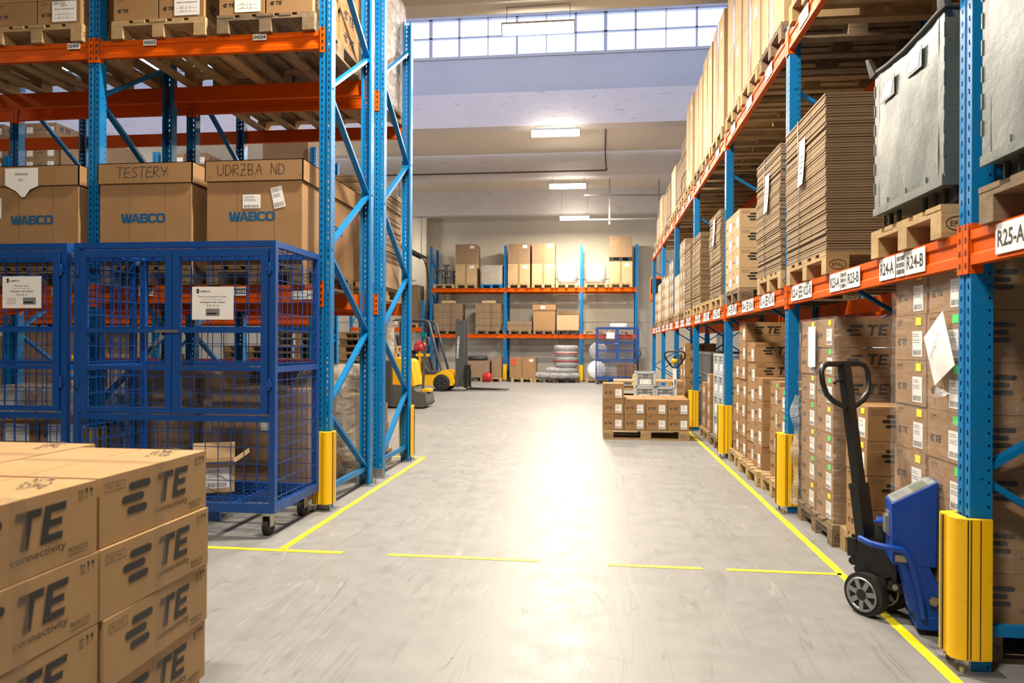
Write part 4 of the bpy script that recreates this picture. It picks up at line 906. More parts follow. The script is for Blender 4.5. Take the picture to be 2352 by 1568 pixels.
# ---------------------------------------------------------------- wire cages
def cage(loc, rz, label, W=1.49, D=.78, z0=.17, H=2.03, near=True, sign=None, shut=True):
    t = thing('cage_trolley', label, 'cage', loc, rz); T = .042
    def wire(m, a, b, r=.0023): m.bar(a, b, r * 2, r * 2)
    def panel(name, o, xd, w, za, zbm, nv, zs, off=0):
        m = MB(); o = Vector(o); xd = Vector(xd)
        for i in range(1, nv): p = o + xd * (w * i / nv); m.bar(p + Vector((0, 0, za)), p + Vector((0, 0, zbm)), .0045, .0045, u=(0, 1, 0))
        for z in zs: m.bar(o + Vector((0, 0, z)), o + xd * w + Vector((0, 0, z)), .0045, .0045)
        m.build(name, CBLUE, t)
    zs = [z0 + .1 + k * .115 for k in range(16)]
    # corner posts, rails, floor
    for x in (T / 2, W - T / 2):
        for y in (T / 2, D - T / 2): m = MB(); m.box(x - T / 2, y - T / 2, z0, x + T / 2, y + T / 2, H); m.build('corner_post', CBLUE, t)
    m = MB()
    for z in (H - T,): 
        m.box(T, 0, z, W - T, T, H); m.box(T, D - T, z, W - T, D, H); m.box(0, T, z, T, D - T, H); m.box(W - T, T, z, W, D - T, H)
    m.build('top_rail', CBLUE, t)
    m = MB()
    m.box(T, 0, z0, W - T, T, z0 + .06); m.box(T, D - T, z0, W - T, D, z0 + .06); m.box(0, T, z0, T, D - T, z0 + .06); m.box(W - T, T, z0, W, D - T, z0 + .06)
    for k in range(1, 4): m.box(W * k / 4 - .02, T, z0, W * k / 4 + .02, D - T, z0 + .035)
    m.box(T, D / 2 - .02, z0, W - T, D / 2 + .02, z0 + .03); m.build('floor_frame', CBLUE, t)
    m = MB()
    for k in range(1, 22): m.bar((W * k / 22, T, z0 + .045), (W * k / 22, D - T, z0 + .045), .0045, .0045)
    for k in range(1, 11): m.bar((T, D * k / 11, z0 + .05), (W - T, D * k / 11, z0 + .05), .0045, .0045)
    m.build('floor_mesh', CBLUE, t)
    m = MB()
    for k in range(1, 14): m.bar((W * k / 14, T, H - .012), (W * k / 14, D - T, H - .012), .0045, .0045)
    for k in range(1, 6): m.bar((T, D * k / 6, H - .016), (W - T, D * k / 6, H - .016), .0045, .0045)
    m.build('roof_mesh', CBLUE, t)
    m = MB(); m.box(T, .002, .79, W - T, T - .002, .83); m.build('front_mid_rail', CBLUE, t)
    m = MB(); m.box(0, T, 1.13, T * .6, D - T, 1.17); m.build('side_mid_rail', CBLUE, t); m = MB(); m.box(W - T * .6, T, 1.13, W, D - T, 1.17); m.build('side_mid_rail', CBLUE, t)
    m = MB(); m.box(T, D - T * .7, 1.15, W - T, D, 1.18); m.box(T, D - T * .7, 1.43, W - T, D, 1.46); m.build('back_mid_rail', CBLUE, t)
    panel('side_mesh', (.012, T, 0), (0, 1, 0), D - 2 * T, z0, H, 8, zs); panel('side_mesh', (W - .012, T, 0), (0, 1, 0), D - 2 * T, z0, H, 8, zs)
    panel('back_mesh', (T, D - .012, 0), (1, 0, 0), W - 2 * T, z0, H, 15, zs)
    panel('lower_front_mesh', (T, .016, 0), (1, 0, 0), W - 2 * T, z0, .79, 15, [z for z in zs if z < .78])
    # two doors
    for s, (x0, x1) in enumerate(((.05, W / 2 - .003), (W / 2 + .003, W - .05))):
        m = MB(); F = .05; za, zb_ = .845, 1.975; y0, y1 = -.012, .026
        m.box(x0, y0, za, x0 + F, y1, zb_); m.box(x1 - F, y0, za, x1, y1, zb_); m.box(x0 + F, y0, za, x1 - F, y1, za + F * .7); m.box(x0 + F, y0, zb_ - F, x1 - F, y1, zb_)
        d = m.build('door', CBLUE, t)
        for z in (1.14, 1.40): m = MB(); m.box(x0 + F, y0, z, x1 - F, y1, z + .028); m.build('door_rail', CBLUE, d)
        m = MB()
        for i in range(1, 6): x = x0 + F + (x1 - x0 - 2 * F) * i / 6; m.bar((x, .014, za), (x, .014, zb_), .0045, .0045, u=(0, 1, 0))
        for z in [za + .02 + .115 * k for k in range(1, 10)]: m.bar((x0 + F, .018, z), (x1 - F, .018, z), .0045, .0045)
        m.build('door_mesh', CBLUE, d)
        hx = x0 - .012 if s == 0 else x1 + .012
        for z in (1.05, 1.84): m = MB(); m.cyl((hx, -.012, z - .04), (hx, -.012, z + .04), .011, n=8); m.box(hx - .02, -.02, z - .02, hx + .02, .002, z + .02); m.build('hinge', CBLUE, d)
    m = MB(); m.box(W / 2 - .12, -.024, 1.40, W / 2 + .05, -.012, 1.42); m.build('bolt_latch', STEEL, t)
    for x in (.09, W - .09):
        for y in (.10, D - .10):
            c = MB(); c.box(x - .045, y - .045, z0 - .014, x + .045, y + .045, z0); c.box(x - .03, y - .035, .06, x - .024, y + .03, z0 - .012); c.box(x + .024, y - .035, .06, x + .03, y + .03, z0 - .012); o = c.build('caster', STEEL, t)
            c = MB(); c.cyl((x - .02, y, .062), (x + .02, y, .062), .062, n=20); c.build('caster_wheel', RUB, o)
    for xx in (.45, W - .62): m = MB(); m.box(xx, .1, z0 - .09, xx + .17, .13, z0); m.build('fork_pocket', CBLUE, t)
    if sign:
        x, z, code, first = sign; w_, h_ = .30, .225
        m = MB(); m.box(x, -.022, z, x + w_, -.019, z + h_, 0); o = (x, -.0226, z); X = (1, 0, 0); Z = (0, 0, 1)
        m.flat([(.035, .18), (.05, .18), (.05, .21), (.035, .21), (.030, .2), (.04, .195), (.030, .187)], o, X, Z, 1); m.text('KAMPOS', .055, .186, .013, o, X, Z, 1, .015, .075); 
        m.text(first, w_ / 2, .148, .016, o, X, Z, 1, .0, .20 if len(first) > 18 else .11, True); m.text('(napr. folie, sacky, obaly)', w_ / 2, .134, .008, o, X, Z, 1, 0, .14, True)
        m.text('Katalogove cislo odpadu', w_ / 2, .110, .016, o, X, Z, 1, .015, .18, True); m.text(code, w_ / 2, .088, .014, o, X, Z, 1, .015, .09, True)
        bx = .10 if len(first) > 18 else .16; m.rect(bx, .025, .10, .05, o, X, Z, 2); m.rect(bx + .01, .035, .07, .012, (o[0], o[1] - .0004, o[2]), X, Z, 1)
        if len(first) <= 18:
            for k in range(4): m.rect(.035, .03 + k * .012, .07, .003, o, X, Z, 2)
        m.build('waste_sign', [PAPER, INK, PAPG], t)
    return t
cage((-3.662, 4.64, 0), 0, 'dark blue wire cage trolley with two mesh doors and a paper waste sign', sign=(.90, 1.49, '15 01 01  O', 'Papirove a lepenkove obaly'))
cage((-5.205, 4.64, 0), 0, 'dark blue wire cage trolley cut by the left edge, with a plastics sign', sign=(1.01, 1.57, '15 01 02  O', 'Plastove obaly'))
cage((-.05, 24.9, 0), 0, 'distant blue cage trolley in front of the back rack, white bag on top', H=1.96)
m = MB(); m.box(.32, 24.86, 1.58, .60, 24.87, 1.80); tag(m.build('paper_notice', PAPER), 'white paper notice hung on the distant blue cage', 'paper')
def softbox(loc, dx, dy, dz, mat, name, label, cat, seed=1, amp=.12, n=20, pw=.45):
    rr = random.Random(seed); ph = [rr.uniform(0, 6) for _ in range(6)]
    def f(i, j):
        th = 2 * math.pi * i; phi = math.pi * (j - .5)
        c = lambda a, p: math.copysign(abs(a) ** p, a)
        x = c(math.cos(phi), pw) * c(math.cos(th), pw); y = c(math.cos(phi), pw) * c(math.sin(th), pw); z = c(math.sin(phi), pw)
        k = 1 + amp * (math.sin(3 * th + ph[0] + 2 * z) * .4 + math.sin(5 * z + ph[1] + 2 * th) * .35 + math.sin(9 * th + 7 * z + ph[2]) * .15 + math.sin(17 * th - 11 * z + ph[3]) * .08)
        return (x * dx / 2 * k, y * dy / 2 * k, dz / 2 + z * dz / 2 * (1 + .25 * amp * math.sin(4 * th + ph[4])))
    m = MB(); m.sheetgrid(f, n * 2, n, 0); o = m.build(name, mat, None, loc); tag(o, label, cat); return o
softbox((.75, 25.3, 1.955), .62, .45, .16, PAPER, 'white_bag', 'white bag lying on top of the distant blue cage', 'bag', 4, .05)
# open carton inside the cage with its flaps up
t = thing('open_carton', 'small open cardboard carton with raised flaps standing on the cage floor', 'box', (-2.86, 5.08, .225), math.radians(28))
m = MB(); L, W_, H_ = .30, .24, .22; th_ = .005
m.box(-L / 2, -W_ / 2, 0, L / 2, W_ / 2, th_); m.box(-L / 2, -W_ / 2, 0, L / 2, -W_ / 2 + th_, H_); m.box(-L / 2, W_ / 2 - th_, 0, L / 2, W_ / 2, H_); m.box(-L / 2, -W_ / 2, 0, -L / 2 + th_, W_ / 2, H_); m.box(L / 2 - th_, -W_ / 2, 0, L / 2, W_ / 2, H_); m.build('carton_body', CARDL, t)
for p in ([(-L / 2, -W_ / 2, H_), (L / 2, -W_ / 2, H_), (L / 2 - .01, -W_ / 2 - .10, H_ + .03), (-L / 2 + .01, -W_ / 2 - .10, H_ + .03)], [(-L / 2, W_ / 2, H_), (L / 2, W_ / 2, H_), (L / 2, W_ / 2 + .02, H_ + .12), (-L / 2, W_ / 2 + .02, H_ + .12)],
          [(-L / 2, -W_ / 2, H_), (-L / 2, W_ / 2, H_), (-L / 2 - .10, W_ / 2, H_ + .06), (-L / 2 - .10, -W_ / 2, H_ + .06)], [(L / 2, -W_ / 2, H_), (L / 2, W_ / 2, H_), (L / 2 + .10, W_ / 2, H_ + .07), (L / 2 + .10, -W_ / 2, H_ + .07)]):
    m = MB(); q = [Vector(a) for a in p]; nn = (q[1] - q[0]).cross(q[2] - q[1]).normalized() * .004; m.hexa(q, [a + nn for a in q]); m.build('flap', CARDL, t)
stick(t, .16, .15, (.03, -W_ / 2 - .001, .11), 0, 'label')
# ---------------------------------------------------------------- foreground pallet of printed cartons
pallet((-2.14, 1.18, 0), math.pi / 2, 'pallet under the blurred foreground carton stack, mostly below the frame', 'new', 1.5, 2.4, 1)
cols3 = [(-1.37 - .247, 'aisle'), (-1.37 - .748, 'middle'), (-1.37 - 1.25, 'left')]; ys3 = [(2.40 - .277, 'far'), (2.40 - .833, 'second'), (2.40 - 1.389, 'third')]
for ci, (X, cn) in enumerate(cols3):
    for yi, (Y, yn) in enumerate(ys3):
        for k in range(4):
            if (ci, yi) != (0, 0) and (ci, yi) != (0, 1) and k < 2: continue
            te_box((X + R.uniform(-.006, .006), Y + (.095 if ci else 0) + R.uniform(-.004, .004), .146 + k * .2), math.pi / 2 + R.uniform(-.012, .012), 'big foreground carton, %s layer, %s place, %s row' % (('lowest', 'second', 'third', 'top')[k], yn, cn), .548, .49, .199, 2, None, None, CARDF, tape=True)
    if ci: 
        for yi, (Y, yn) in enumerate(ys3):
            if ci == 2: continue
            for k in range(2): plain_box((X, Y + .095, .146 + k * .2), math.pi / 2, 'hidden foreground carton, %s layer, %s place of the %s row' % (('lowest', 'second')[k], yn, cn), .54, .48, .199, CARDF)
for (ci, yi) in ((0, 0), (0, 1), (1, 0), (1, 1), (2, 0)):
    X, Y = cols3[ci][0], ys3[yi][0] + (.095 if ci else 0)
    m = MB()
    for _ in range(60): a, b = R.uniform(-.075, .075), R.uniform(-.035, .035); m.rect(a, b, R.uniform(.006, .022), .005, (X + .13, Y + .19, .9475), (-.3, .95, 0), (-.95, -.3, 0))
    tag(m.build('ink_stamp', INKG2), 'faint printed stamp on the top of the foreground carton, %s place, %s row' % (ys3[yi][1], cols3[ci][1]), 'stamp')
# ---------------------------------------------------------------- left racks: big lidded cartons on the middle level
def big_carton(x, label, writing, ly=1.2, W=.82, y0=5.41):
    H = .68; t = thing('lidded_carton', label, 'box', (x, y0 + ly / 2, zb), 0)
    m = MB(); n = 12; vs = []
    e = W / 2 - .012; f = ly / 2 - .012
    m.box(-e, -f, .001, e, f, H); o = (0, -f - .0012, 0); X = (1, 0, 0); Z = (0, 0, 1)
    m.block('WABCO', -.02, .36, .075, .385, o, X, Z, 1)
    m.block('WABCO', 0, .36, .075, .385, (e + .0012, 0, 0), (0, 1, 0), Z, 1)
    for xx in (-.14, .17): m.rect(xx, .0, .003, H, o, X, Z, 2)
    for k in range(9): m.rect(.0 + e - .028, .03 + k * .075, .012, .004, o, X, Z, 2)
    m.build('carton_body', [CARD, WINK, INKG], t)
    m = MB(); H1 = H + .165; g = W / 2 + .002; h = ly / 2 + .002
    m.box(-g, -h, H - .0, g, -h + .008, H1); m.box(-g, h - .008, H, g, h, H1); m.box(-g, -h, H, -g + .008, h, H1); m.box(g - .008, -h, H, g, h, H1); m.box(-g, -h, H1 - .006, g, h, H1)
    if writing: m.hand(writing, -.30 if len(writing) > 7 else -.24, H + .045, .085, (0, -h - .001, 0), X, Z, 1, .005, .75)
    for k in range(5): m.rect(-g + .04 + k * .19, H + .03 + .04 * (k % 2), .012, .008, (0, -h - .0008, 0), X, Z, 2)
    m.build('carton_lid', [CARD, INK, INKG], t)
    return t, -ly / 2
pallet((-4.64, 6.02, zm), math.pi / 2, 'pallet under the lidded carton with the pointed white sign', 'old', .8, 1.2, 0)
pallet((-3.65, 6.02, zm), math.pi / 2, 'pallet under the middle lidded carton', 'old', .8, 1.2, 0)
pallet((-2.72, 6.02, zm), math.pi / 2, 'pallet with chipboard blocks under the right lidded carton', 'old', .8, 1.2, 0)
c1, f1 = big_carton(-4.64, 'large lidded carton at the left edge with a pointed white sign', '')
m = MB(); o = (-.10, f1 - .006, .845 - .02); m.flat([(-.15, 0), (.15, 0), (.15, -.15), (.075, -.18), (.03, -.24), (-.0, -.24), (-.05, -.19), (-.15, -.14)], o, (1, 0, 0), (0, 0, 1), 0); o = (-.10, f1 - .0068, .825)
m.text('STRIHACKA', 0, -.06, .02, o, (1, 0, 0), (0, 0, 1), 1, .01, .12, True); m.text('LISY...', 0, -.105, .018, o, (1, 0, 0), (0, 0, 1), 1, .01, .06, True); m.build('pointed_sign', [PAPER, INK], c1)
stick(c1, .10, .17, (-.345, f1 + .009, .50), 0)
c2, f2 = big_carton(-3.65, 'large lidded carton, middle of three, marked in pen on its lid', 'TESTERY')
c3, f3 = big_carton(-2.72, 'large lidded carton nearest the aisle, pen writing and two stickers', 'UDRZBA ND', ly=1.45)
stick(c3, .15, .11, (-.02, f3 + .009, .515), 0); o = stick(c3, .095, .17, (.20, f3 + .009, .545), 0); o.rotation_euler = (0, math.radians(-12), 0)
m = MB(); m.box(.4, -.02, .05, .412, .10, .25); 
# upper level of the nearest left rack
for x, nm, md in [(-5.55, 'leftmost', 'new'), (-4.66, 'second from left', 'new'), (-3.575, 'third from left', 'new'), (-2.655, 'rightmost', 'old')]:
    pallet((x, 6.06, ZU + .001), math.pi / 2, 'pallet on the upper left rack level, %s' % nm, md, .82, 1.2, 0)
    for k in range(3 if x < -3 else 6):
        for c in (0, 1):
            for d in (0, 1):
                if d and not (x > -3 and c): continue
                b = te_box((x - .2 + .4 * c, 5.47 + .275 + .6 * d + (.02 if d else 0), zt + k * .201), math.pi / 2, 'carton on the upper left level, %s layer, %s %s, %s pallet' % (('lowest', 'second', 'third', 'fourth', 'fifth', 'sixth')[k], ('left', 'right')[c], ('front', 'rear')[d], nm), .56, .39, .2, 2 if d == 0 or c else 1, None)
                if d == 0 and (c == 1 if x < -3 else c == 0) and k == (0 if x > -4 else 0): stick(b, .22, .17, (-.2815, -.05, .105), -math.pi / 2, 'form')
# loads of the second left rack
pallet((-2.64, 7.54, ZU + .001), math.pi / 2, 'pallet under the tall white wrapped load on the second left rack', 'new', .82, 1.2, 0)
pallet((-3.56, 7.54, ZU + .001), math.pi / 2, 'pallet on the upper level of the second left rack, middle', 'new', .82, 1.2, 0)
plain_box((-2.64, 7.54, zt), 0, 'pale load inside the white film on the upper second left rack', .78, 1.16, 1.25, CARD2); wrap_film(-3.04, 6.95, zt - .05, -2.24, 8.13, zt + 1.27, 'thick white stretch film on the tall load beside the end post', WRAPH, .012, 4)
plain_box((-3.56, 7.54, zt), 0, 'carton on the upper second left rack, next to the wrapped load', .78, 1.16, .9, CARD2)
pallet((-2.68, 7.54, zm), math.pi / 2, 'pallet under the dark bundle stack at the end of the second left rack', 'new', .82, 1.2, 0)
plain_box((-2.68, 7.54, zb), 0, 'open tray like carton under the dark bundle stack', .86, 1.2, .26, CARDL, marks=False)
bundle_stack(-2.68, 7.54, zb + .262, 0, .82, 1.18, .80, 12, 'the end stack, second left rack', strap=False)
m = MB(); m.box(-2.262, 7.12, zb + .45, -2.258, 7.32, zb + .95); tag(m.build('paper_sheet', PAPER), 'rounded white sheet on the dark bundle stack behind the end posts', 'paper')
# floor level behind the cages
pallet((-2.83, 6.42, 0), math.pi / 2, 'pallet on the floor behind the cage under the label carton', 'old', .82, 1.2, 1)
plain_box((-2.86, 6.22, .146), 0, 'large carton with a white label behind the cage', .88, .8, .78, CARD, [('-y', .08, .50, .14, .12, 'plain')], marks=True)
wrap_film(-3.31, 5.80, .10, -2.41, 6.64, .95, 'film round the large carton behind the cage', WRAP, .01, 6)
softbox((-2.60, 7.02 - .1, .0), .72, .95, 1.13, BAG, 'plastic_bag', 'big crumpled translucent bag leaning between the left rack end posts', 'bag', 2, .07, 26, .5)
plain_box((-2.62, 6.95, .20), .1, 'carton inside the big translucent bag', .5, .66, .62, CARDL)
pallet((-3.70, 6.4, 0), math.pi / 2, 'pallet on the floor behind the cage under the wrapped brown load', 'old', .8, 1.2, 1)
plain_box((-3.78, 6.3, .146), 0, 'wrapped brown carton load behind the open cage panel', .62, 1.0, .98, CARD2, tapev='-y'); wrap_film(-4.10, 5.78, .14, -3.46, 6.82, 1.15, 'shiny film round the brown load behind the cage', WRAP, .014, 8)
m = MB(); m.cyl((-3.36, 5.95, .0), (-3.36, 5.95, 1.08), .085, n=20); tag(m.build('cardboard_tube', CARDL), 'upright cardboard tube standing behind the cage', 'tube')
plain_box((-3.35, 7.5, .001), 0, 'big wrapped brown carton farther behind the cage', 1.0, .9, 1.05, CARD2, marks=False); wrap_film(-3.87, 7.03, .1, -2.83, 7.97, 1.07, 'film over the big brown carton farther behind', WRAP, .014, 12)
for k in range(3):
    for c in range(2): 
        b = te_box((-5.05 + .42 * c, 6.0, .001 + k * .215), math.pi / 2, 'carton with white form behind the left cage, %s layer, %s' % (('lowest', 'second', 'third')[k], ('left', 'right')[c]), .56, .40, .21, 1, None); stick(b, .24, .15, (-.2815, 0, .11), -math.pi / 2, 'form')
softbox((-4.95, 6.0, .65), .95, .9, .32, BAG, 'grey_film_sheet', 'grey plastic sheet heaped on the cartons behind the left cage', 'plastic wrap', 7, .1, 18, .7)
pallet((-2.70, 7.62, 0), math.pi / 2, 'pallet at the far end of the left rack, close to the yellow guard', 'new', .72, .8, 1)
plain_box((-2.66, 7.62, .146), 0, 'wrapped brown carton with a label, lower, near the far left guard', .62, .62, .30, CARD, [('-y', .15, .12, .12, .10, 'label')]); plain_box((-2.66, 7.62, .448), 0, 'wrapped brown carton, upper, near the far left guard', .60, .60, .22, CARD2)
# ---------------------------------------------------------------- blue scale pallet truck (local +x = fork direction, origin between the steer wheels on the floor)
t = thing('pallet_truck', 'blue hand pallet truck with a weighing display and black loop handle, forks under a pallet', 'pallet truck', (1.40, 3.77, 0), math.radians(-12))
m = MB()
def wheel_at(x, y, r, w_, name, parent):
    m = MB(); m.cyl((x, y - w_ / 2, r), (x, y + w_ / 2, r), r, n=32); o = m.build(name, RUB, parent)
    m = MB()
    for s in (-1,):
        yy = y - w_ / 2 - .001
        m.lathe([(r * .76, -.004), (r * .80, -.008), (r * .70, -.010), (r * .68, .004)], (x, yy, r), 28, 0, 'y'); m.cyl((x, yy - .010, r), (x, yy, r), r * .26, n=16, m=1)
        for k in range(7): a = 2 * math.pi * k / 7 + .2; m.bar((x + r * .22 * math.cos(a), yy - .005, r + r * .22 * math.sin(a)), (x + r * .74 * math.cos(a), yy - .005, r + r * .74 * math.sin(a)), r * .22, .008, u=(0, 1, 0))
    m.build('wheel_hub', [STEEL, BLK], o); return o
for yy in (-.085, .085): wheel_at(-.0, yy, .105, .055, 'steer_wheel', t)
m = MB(); m.cyl((0, -.06, .105), (0, .06, .105), .022, n=10); m.hexa([(-.06, -.05, .12), (.09, -.05, .12), (.09, .05, .12), (-.06, .05, .12)], [(-.085, -.07, .21), (.10, -.07, .21), (.10, .07, .21), (-.085, .07, .21)]); m.build('wheel_fork', BLK, t)
m = MB(); m.hexa([(-.09, -.075, .21), (.10, -.075, .19), (.10, .075, .19), (-.09, .075, .21)], [(-.08, -.07, .36), (.09, -.07, .36), (.09, .07, .36), (-.08, .07, .36)]); m.cyl((.02, 0, .36), (.02, 0, .44), .04, n=16); m.cyl((-.10, -.06, .25), (-.10, .06, .25), .022, n=10); m.box(-.13, .03, .27, -.09, .05, .36); m.box(-.13, -.05, .27, -.09, -.03, .36); m.build('pump_unit', BLK, t)
m = MB(); m.bar((-.02, -.10, .185), (.20, -.10, .13), .012, .045, u=(0, 0, 1)); m.bar((-.02, .10, .185), (.20, .10, .13), .012, .045, u=(0, 0, 1)); m.cyl((.06, -.115, .165), (.06, .115, .165), .014, n=8, m=1); m.build('lift_link', [BLK, STEEL], t)
# tiller: leans back over the aisle
b0 = Vector((-.06, 0, .30)); b1 = Vector((-.20, 0, 1.235)); dd = (b1 - b0).normalized()
m = MB(); m.bar(b0, b0 + dd * .33, .085, .05, u=(1, 0, 0)); m.bar(b0 + dd * .30, b1, .048, .045, u=(1, 0, 0)); ti = m.build('tiller_arm', BLK, t)
m = MB(); m.cyl(b0 + dd * .24 + Vector((-.03, 0, 0)), b0 + dd * .24 + Vector((-.0275, 0, 0)), .022, n=16); m.build('warning_disc', PAPER, ti)
nx = Vector((0, 1, 0)); pts = []
loop = [(-.10, 0), (.10, 0), (.128, -.012), (.142, -.04), (.142, -.10), (.128, -.155), (.09, -.195), (.03, -.225), (0, -.235), (-.03, -.225), (-.09, -.195), (-.128, -.155), (-.142, -.10), (-.142, -.04), (-.128, -.012)]
sid = Vector((0, 1.25, 0))
m = MB(); m.tube([b1 + sid * a + dd * b for a, b in loop], .0145, 10, 0, True); m.build('handle_loop', BLK, ti)
m = MB(); m.tube([b1 - dd * .09, b1 - dd * .085 - sid * .045, b1 - dd * .10 - sid * .075], .008, 6); m.build('release_lever', BLK, ti)
for o in t.children:
    if o.name.split('.')[0] in ('steer_wheel', 'wheel_fork', 'pump_unit', 'tiller_arm'): o.rotation_euler = (0, 0, math.radians(-44 if 'pump' not in o.name else -20))
# blue chassis: sloping front, two forks, indicator head
m = MB(); sl = [(.115, -.21, .52 - .10), (.115, .21, .42)]
m.hexa([(.12, -.27, .05), (.30, -.27, .05), (.30, .26, .05), (.12, .26, .05)], [(.12, -.27, .135), (.34, -.27, .135), (.34, .26, .135), (.12, .26, .135)])
for s in (-1, 1):
    m.hexa([(.10, s * .27 - .12 * (s > 0), .10), (.27, s * .27 - .12 * (s > 0), .10), (.27, s * .27 + .12 * (s < 0), .10), (.10, s * .27 + .12 * (s < 0), .10)], [(.03, s * .22 - .06, .42), (.13, s * .22 - .06, .42), (.13, s * .22 + .06, .42), (.03, s * .22 + .06, .42)])
m.hexa([(.155, -.17, .12), (.19, -.17, .12), (.19, .17, .12), (.155, .17, .12)], [(.105, -.15, .40), (.14, -.15, .40), (.14, .15, .40), (.105, .15, .40)])
m.tube([(-.10, -.16, .40), (-.07, -.27, .405), (-.02, -.31, .405), (.05, -.315, .40), (.09, -.31, .36), (.13, -.30, .20), (.15, -.285, .09)], .015, 8); m.tube([(-.03, .10, .415), (.07, .16, .415), (.11, .16, .40), (.15, .265, .10)], .016, 8)
bevel(m.build('chassis', TBLUE, t), .008)
for s in (-1, 1):
    m = MB(); y = s * .19; m.hexa([(.12, y - .085, .03), (1.25, y - .085, .045), (1.25, y + .085, .045), (.12, y + .085, .03)], [(.12, y - .085, .095), (1.25, y - .075, .088), (1.25, y + .075, .088), (.12, y + .085, .095)]); o = bevel(m.build('fork', TBLUE, t), .006)
    m = MB(); m.cyl((1.12, y - .04, .04), (1.12, y + .04, .04), .04, n=16); m.build('fork_roller', RUB, o)
    m = MB(); m.cyl((.19, y + s * .086, .17), (.19, y + s * .10, .17), .022, n=6); m.build('pivot_bolt', STEEL, o)
hd = MB(); P0 = [(.10, -.125), (.27, -.125), (.27, .065), (.10, .065)]
hd.hexa([(.02, -.28, .32), (.20, -.28, .32), (.20, -.10, .32), (.02, -.10, .32)], [(.015, -.28, .60), (.205, -.28, .715), (.205, -.10, .715), (.015, -.10, .60)]); h = bevel(hd.build('display_head', TBLUE, t), .005)
n_ = Vector((-.115, 0, .19)).normalized(); xr = Vector((.19, 0, .115)).normalized(); o = Vector((.015, -.16, .60)) + n_ * .002
m = MB(); m.flat([(.01, -.11), (.212, -.11), (.212, .05), (.01, .05)], o, xr, (0, 1, 0), 0); m.flat([(.11, -.10), (.18, -.10), (.18, .02), (.11, .02)], o + n_ * .001, xr, (0, 1, 0), 1)
for k in range(4):
    for j in range(2): m.flat([(.03 + j * .03, -.10 + k * .03), (.052 + j * .03, -.10 + k * .03), (.052 + j * .03, -.08 + k * .03), (.03 + j * .03, -.08 + k * .03)], o + n_ * .001, xr, (0, 1, 0), 2)
m.build('display_panel', [plain('display_face', (.36, .43, .44), .2), plain('display_glass', (.22, .27, .25), .1), PAPG], h)
m = MB(); m.box(.010, -.23, .44, .018, -.15, .55); m.box(-.002, -.22, .45, .012, -.16, .53); m.build('printer_slot', [STEEL], h)
m = MB(); m.box(.03, -.283, .335, .10, -.2805, .365); m.build('rating_plate', STEEL, h)
# ---------------------------------------------------------------- middle of the aisle: carton pallet, crates, pallet stack, electric truck
pallet((.69, 10.62, 0), 0, 'euro pallet under the nine printed cartons in the aisle', 'new', .8, 1.2, 0)
for k in range(3):
    for c in range(4):
        if k == 2 and c: continue
        te_box((.085 + .150 + .3017 * c, 10.24 + .2 - .03, .146 + k * .2165), math.pi / 2, 'printed carton with label, aisle pallet, %s layer, %s' % (('lowest', 'middle', 'single top')[k], ('leftmost', 'second from left', 'third from left', 'rightmost')[c]), .40, .298, .2145, 2, 'W')
        if k < 2: te_box((.085 + .150 + .3017 * c, 10.24 + .61 - .03, .146 + k * .2165), math.pi / 2, 'printed carton at the rear, aisle pallet, %s layer, %s' % (('lowest', 'middle')[k], ('leftmost', 'second from left', 'third from left', 'rightmost')[c]), .40, .298, .2145, 1, None)
k1 = klt((.76, 11.75, .435), math.pi / 2, 'grey plastic crate, lower left of the three behind the aisle pallet', .40, .315, .24)
dup(k1, (1.08, 11.75, .435), math.pi / 2, 'grey plastic crate, lower right of the three behind the aisle pallet'); dup(k1, (.77, 11.75, .676), math.pi / 2, 'grey plastic crate, alone on top of the two behind the aisle pallet')
pallet((1.0, 11.95, 0), math.pi / 2, 'pallet carrying the three grey crates, lower', 'old', .8, .8); pallet((1.0, 11.95, .1445), math.pi / 2, 'pallet carrying the three grey crates, middle', 'old', .8, .8); pallet((1.0, 11.95, .289), math.pi / 2, 'pallet carrying the three grey crates, upper', 'old', .8, .8)
for k in range(5): pallet((.90, 12.95, k * .1445), 0, 'empty euro pallet, %s in the stack behind the crates' % ordn(k, 5), 'new' if k != 2 else 'old', .8, 1.2)
for k in range(3): plain_box((.42, 12.0, .001 + k * .15), 0, 'small white labelled carton, %s of three beside the pallet stack' % ordn(k, 3), .3, .25, .148, CARDL, [('-y', 0, .08, .16, .07, 'label')])
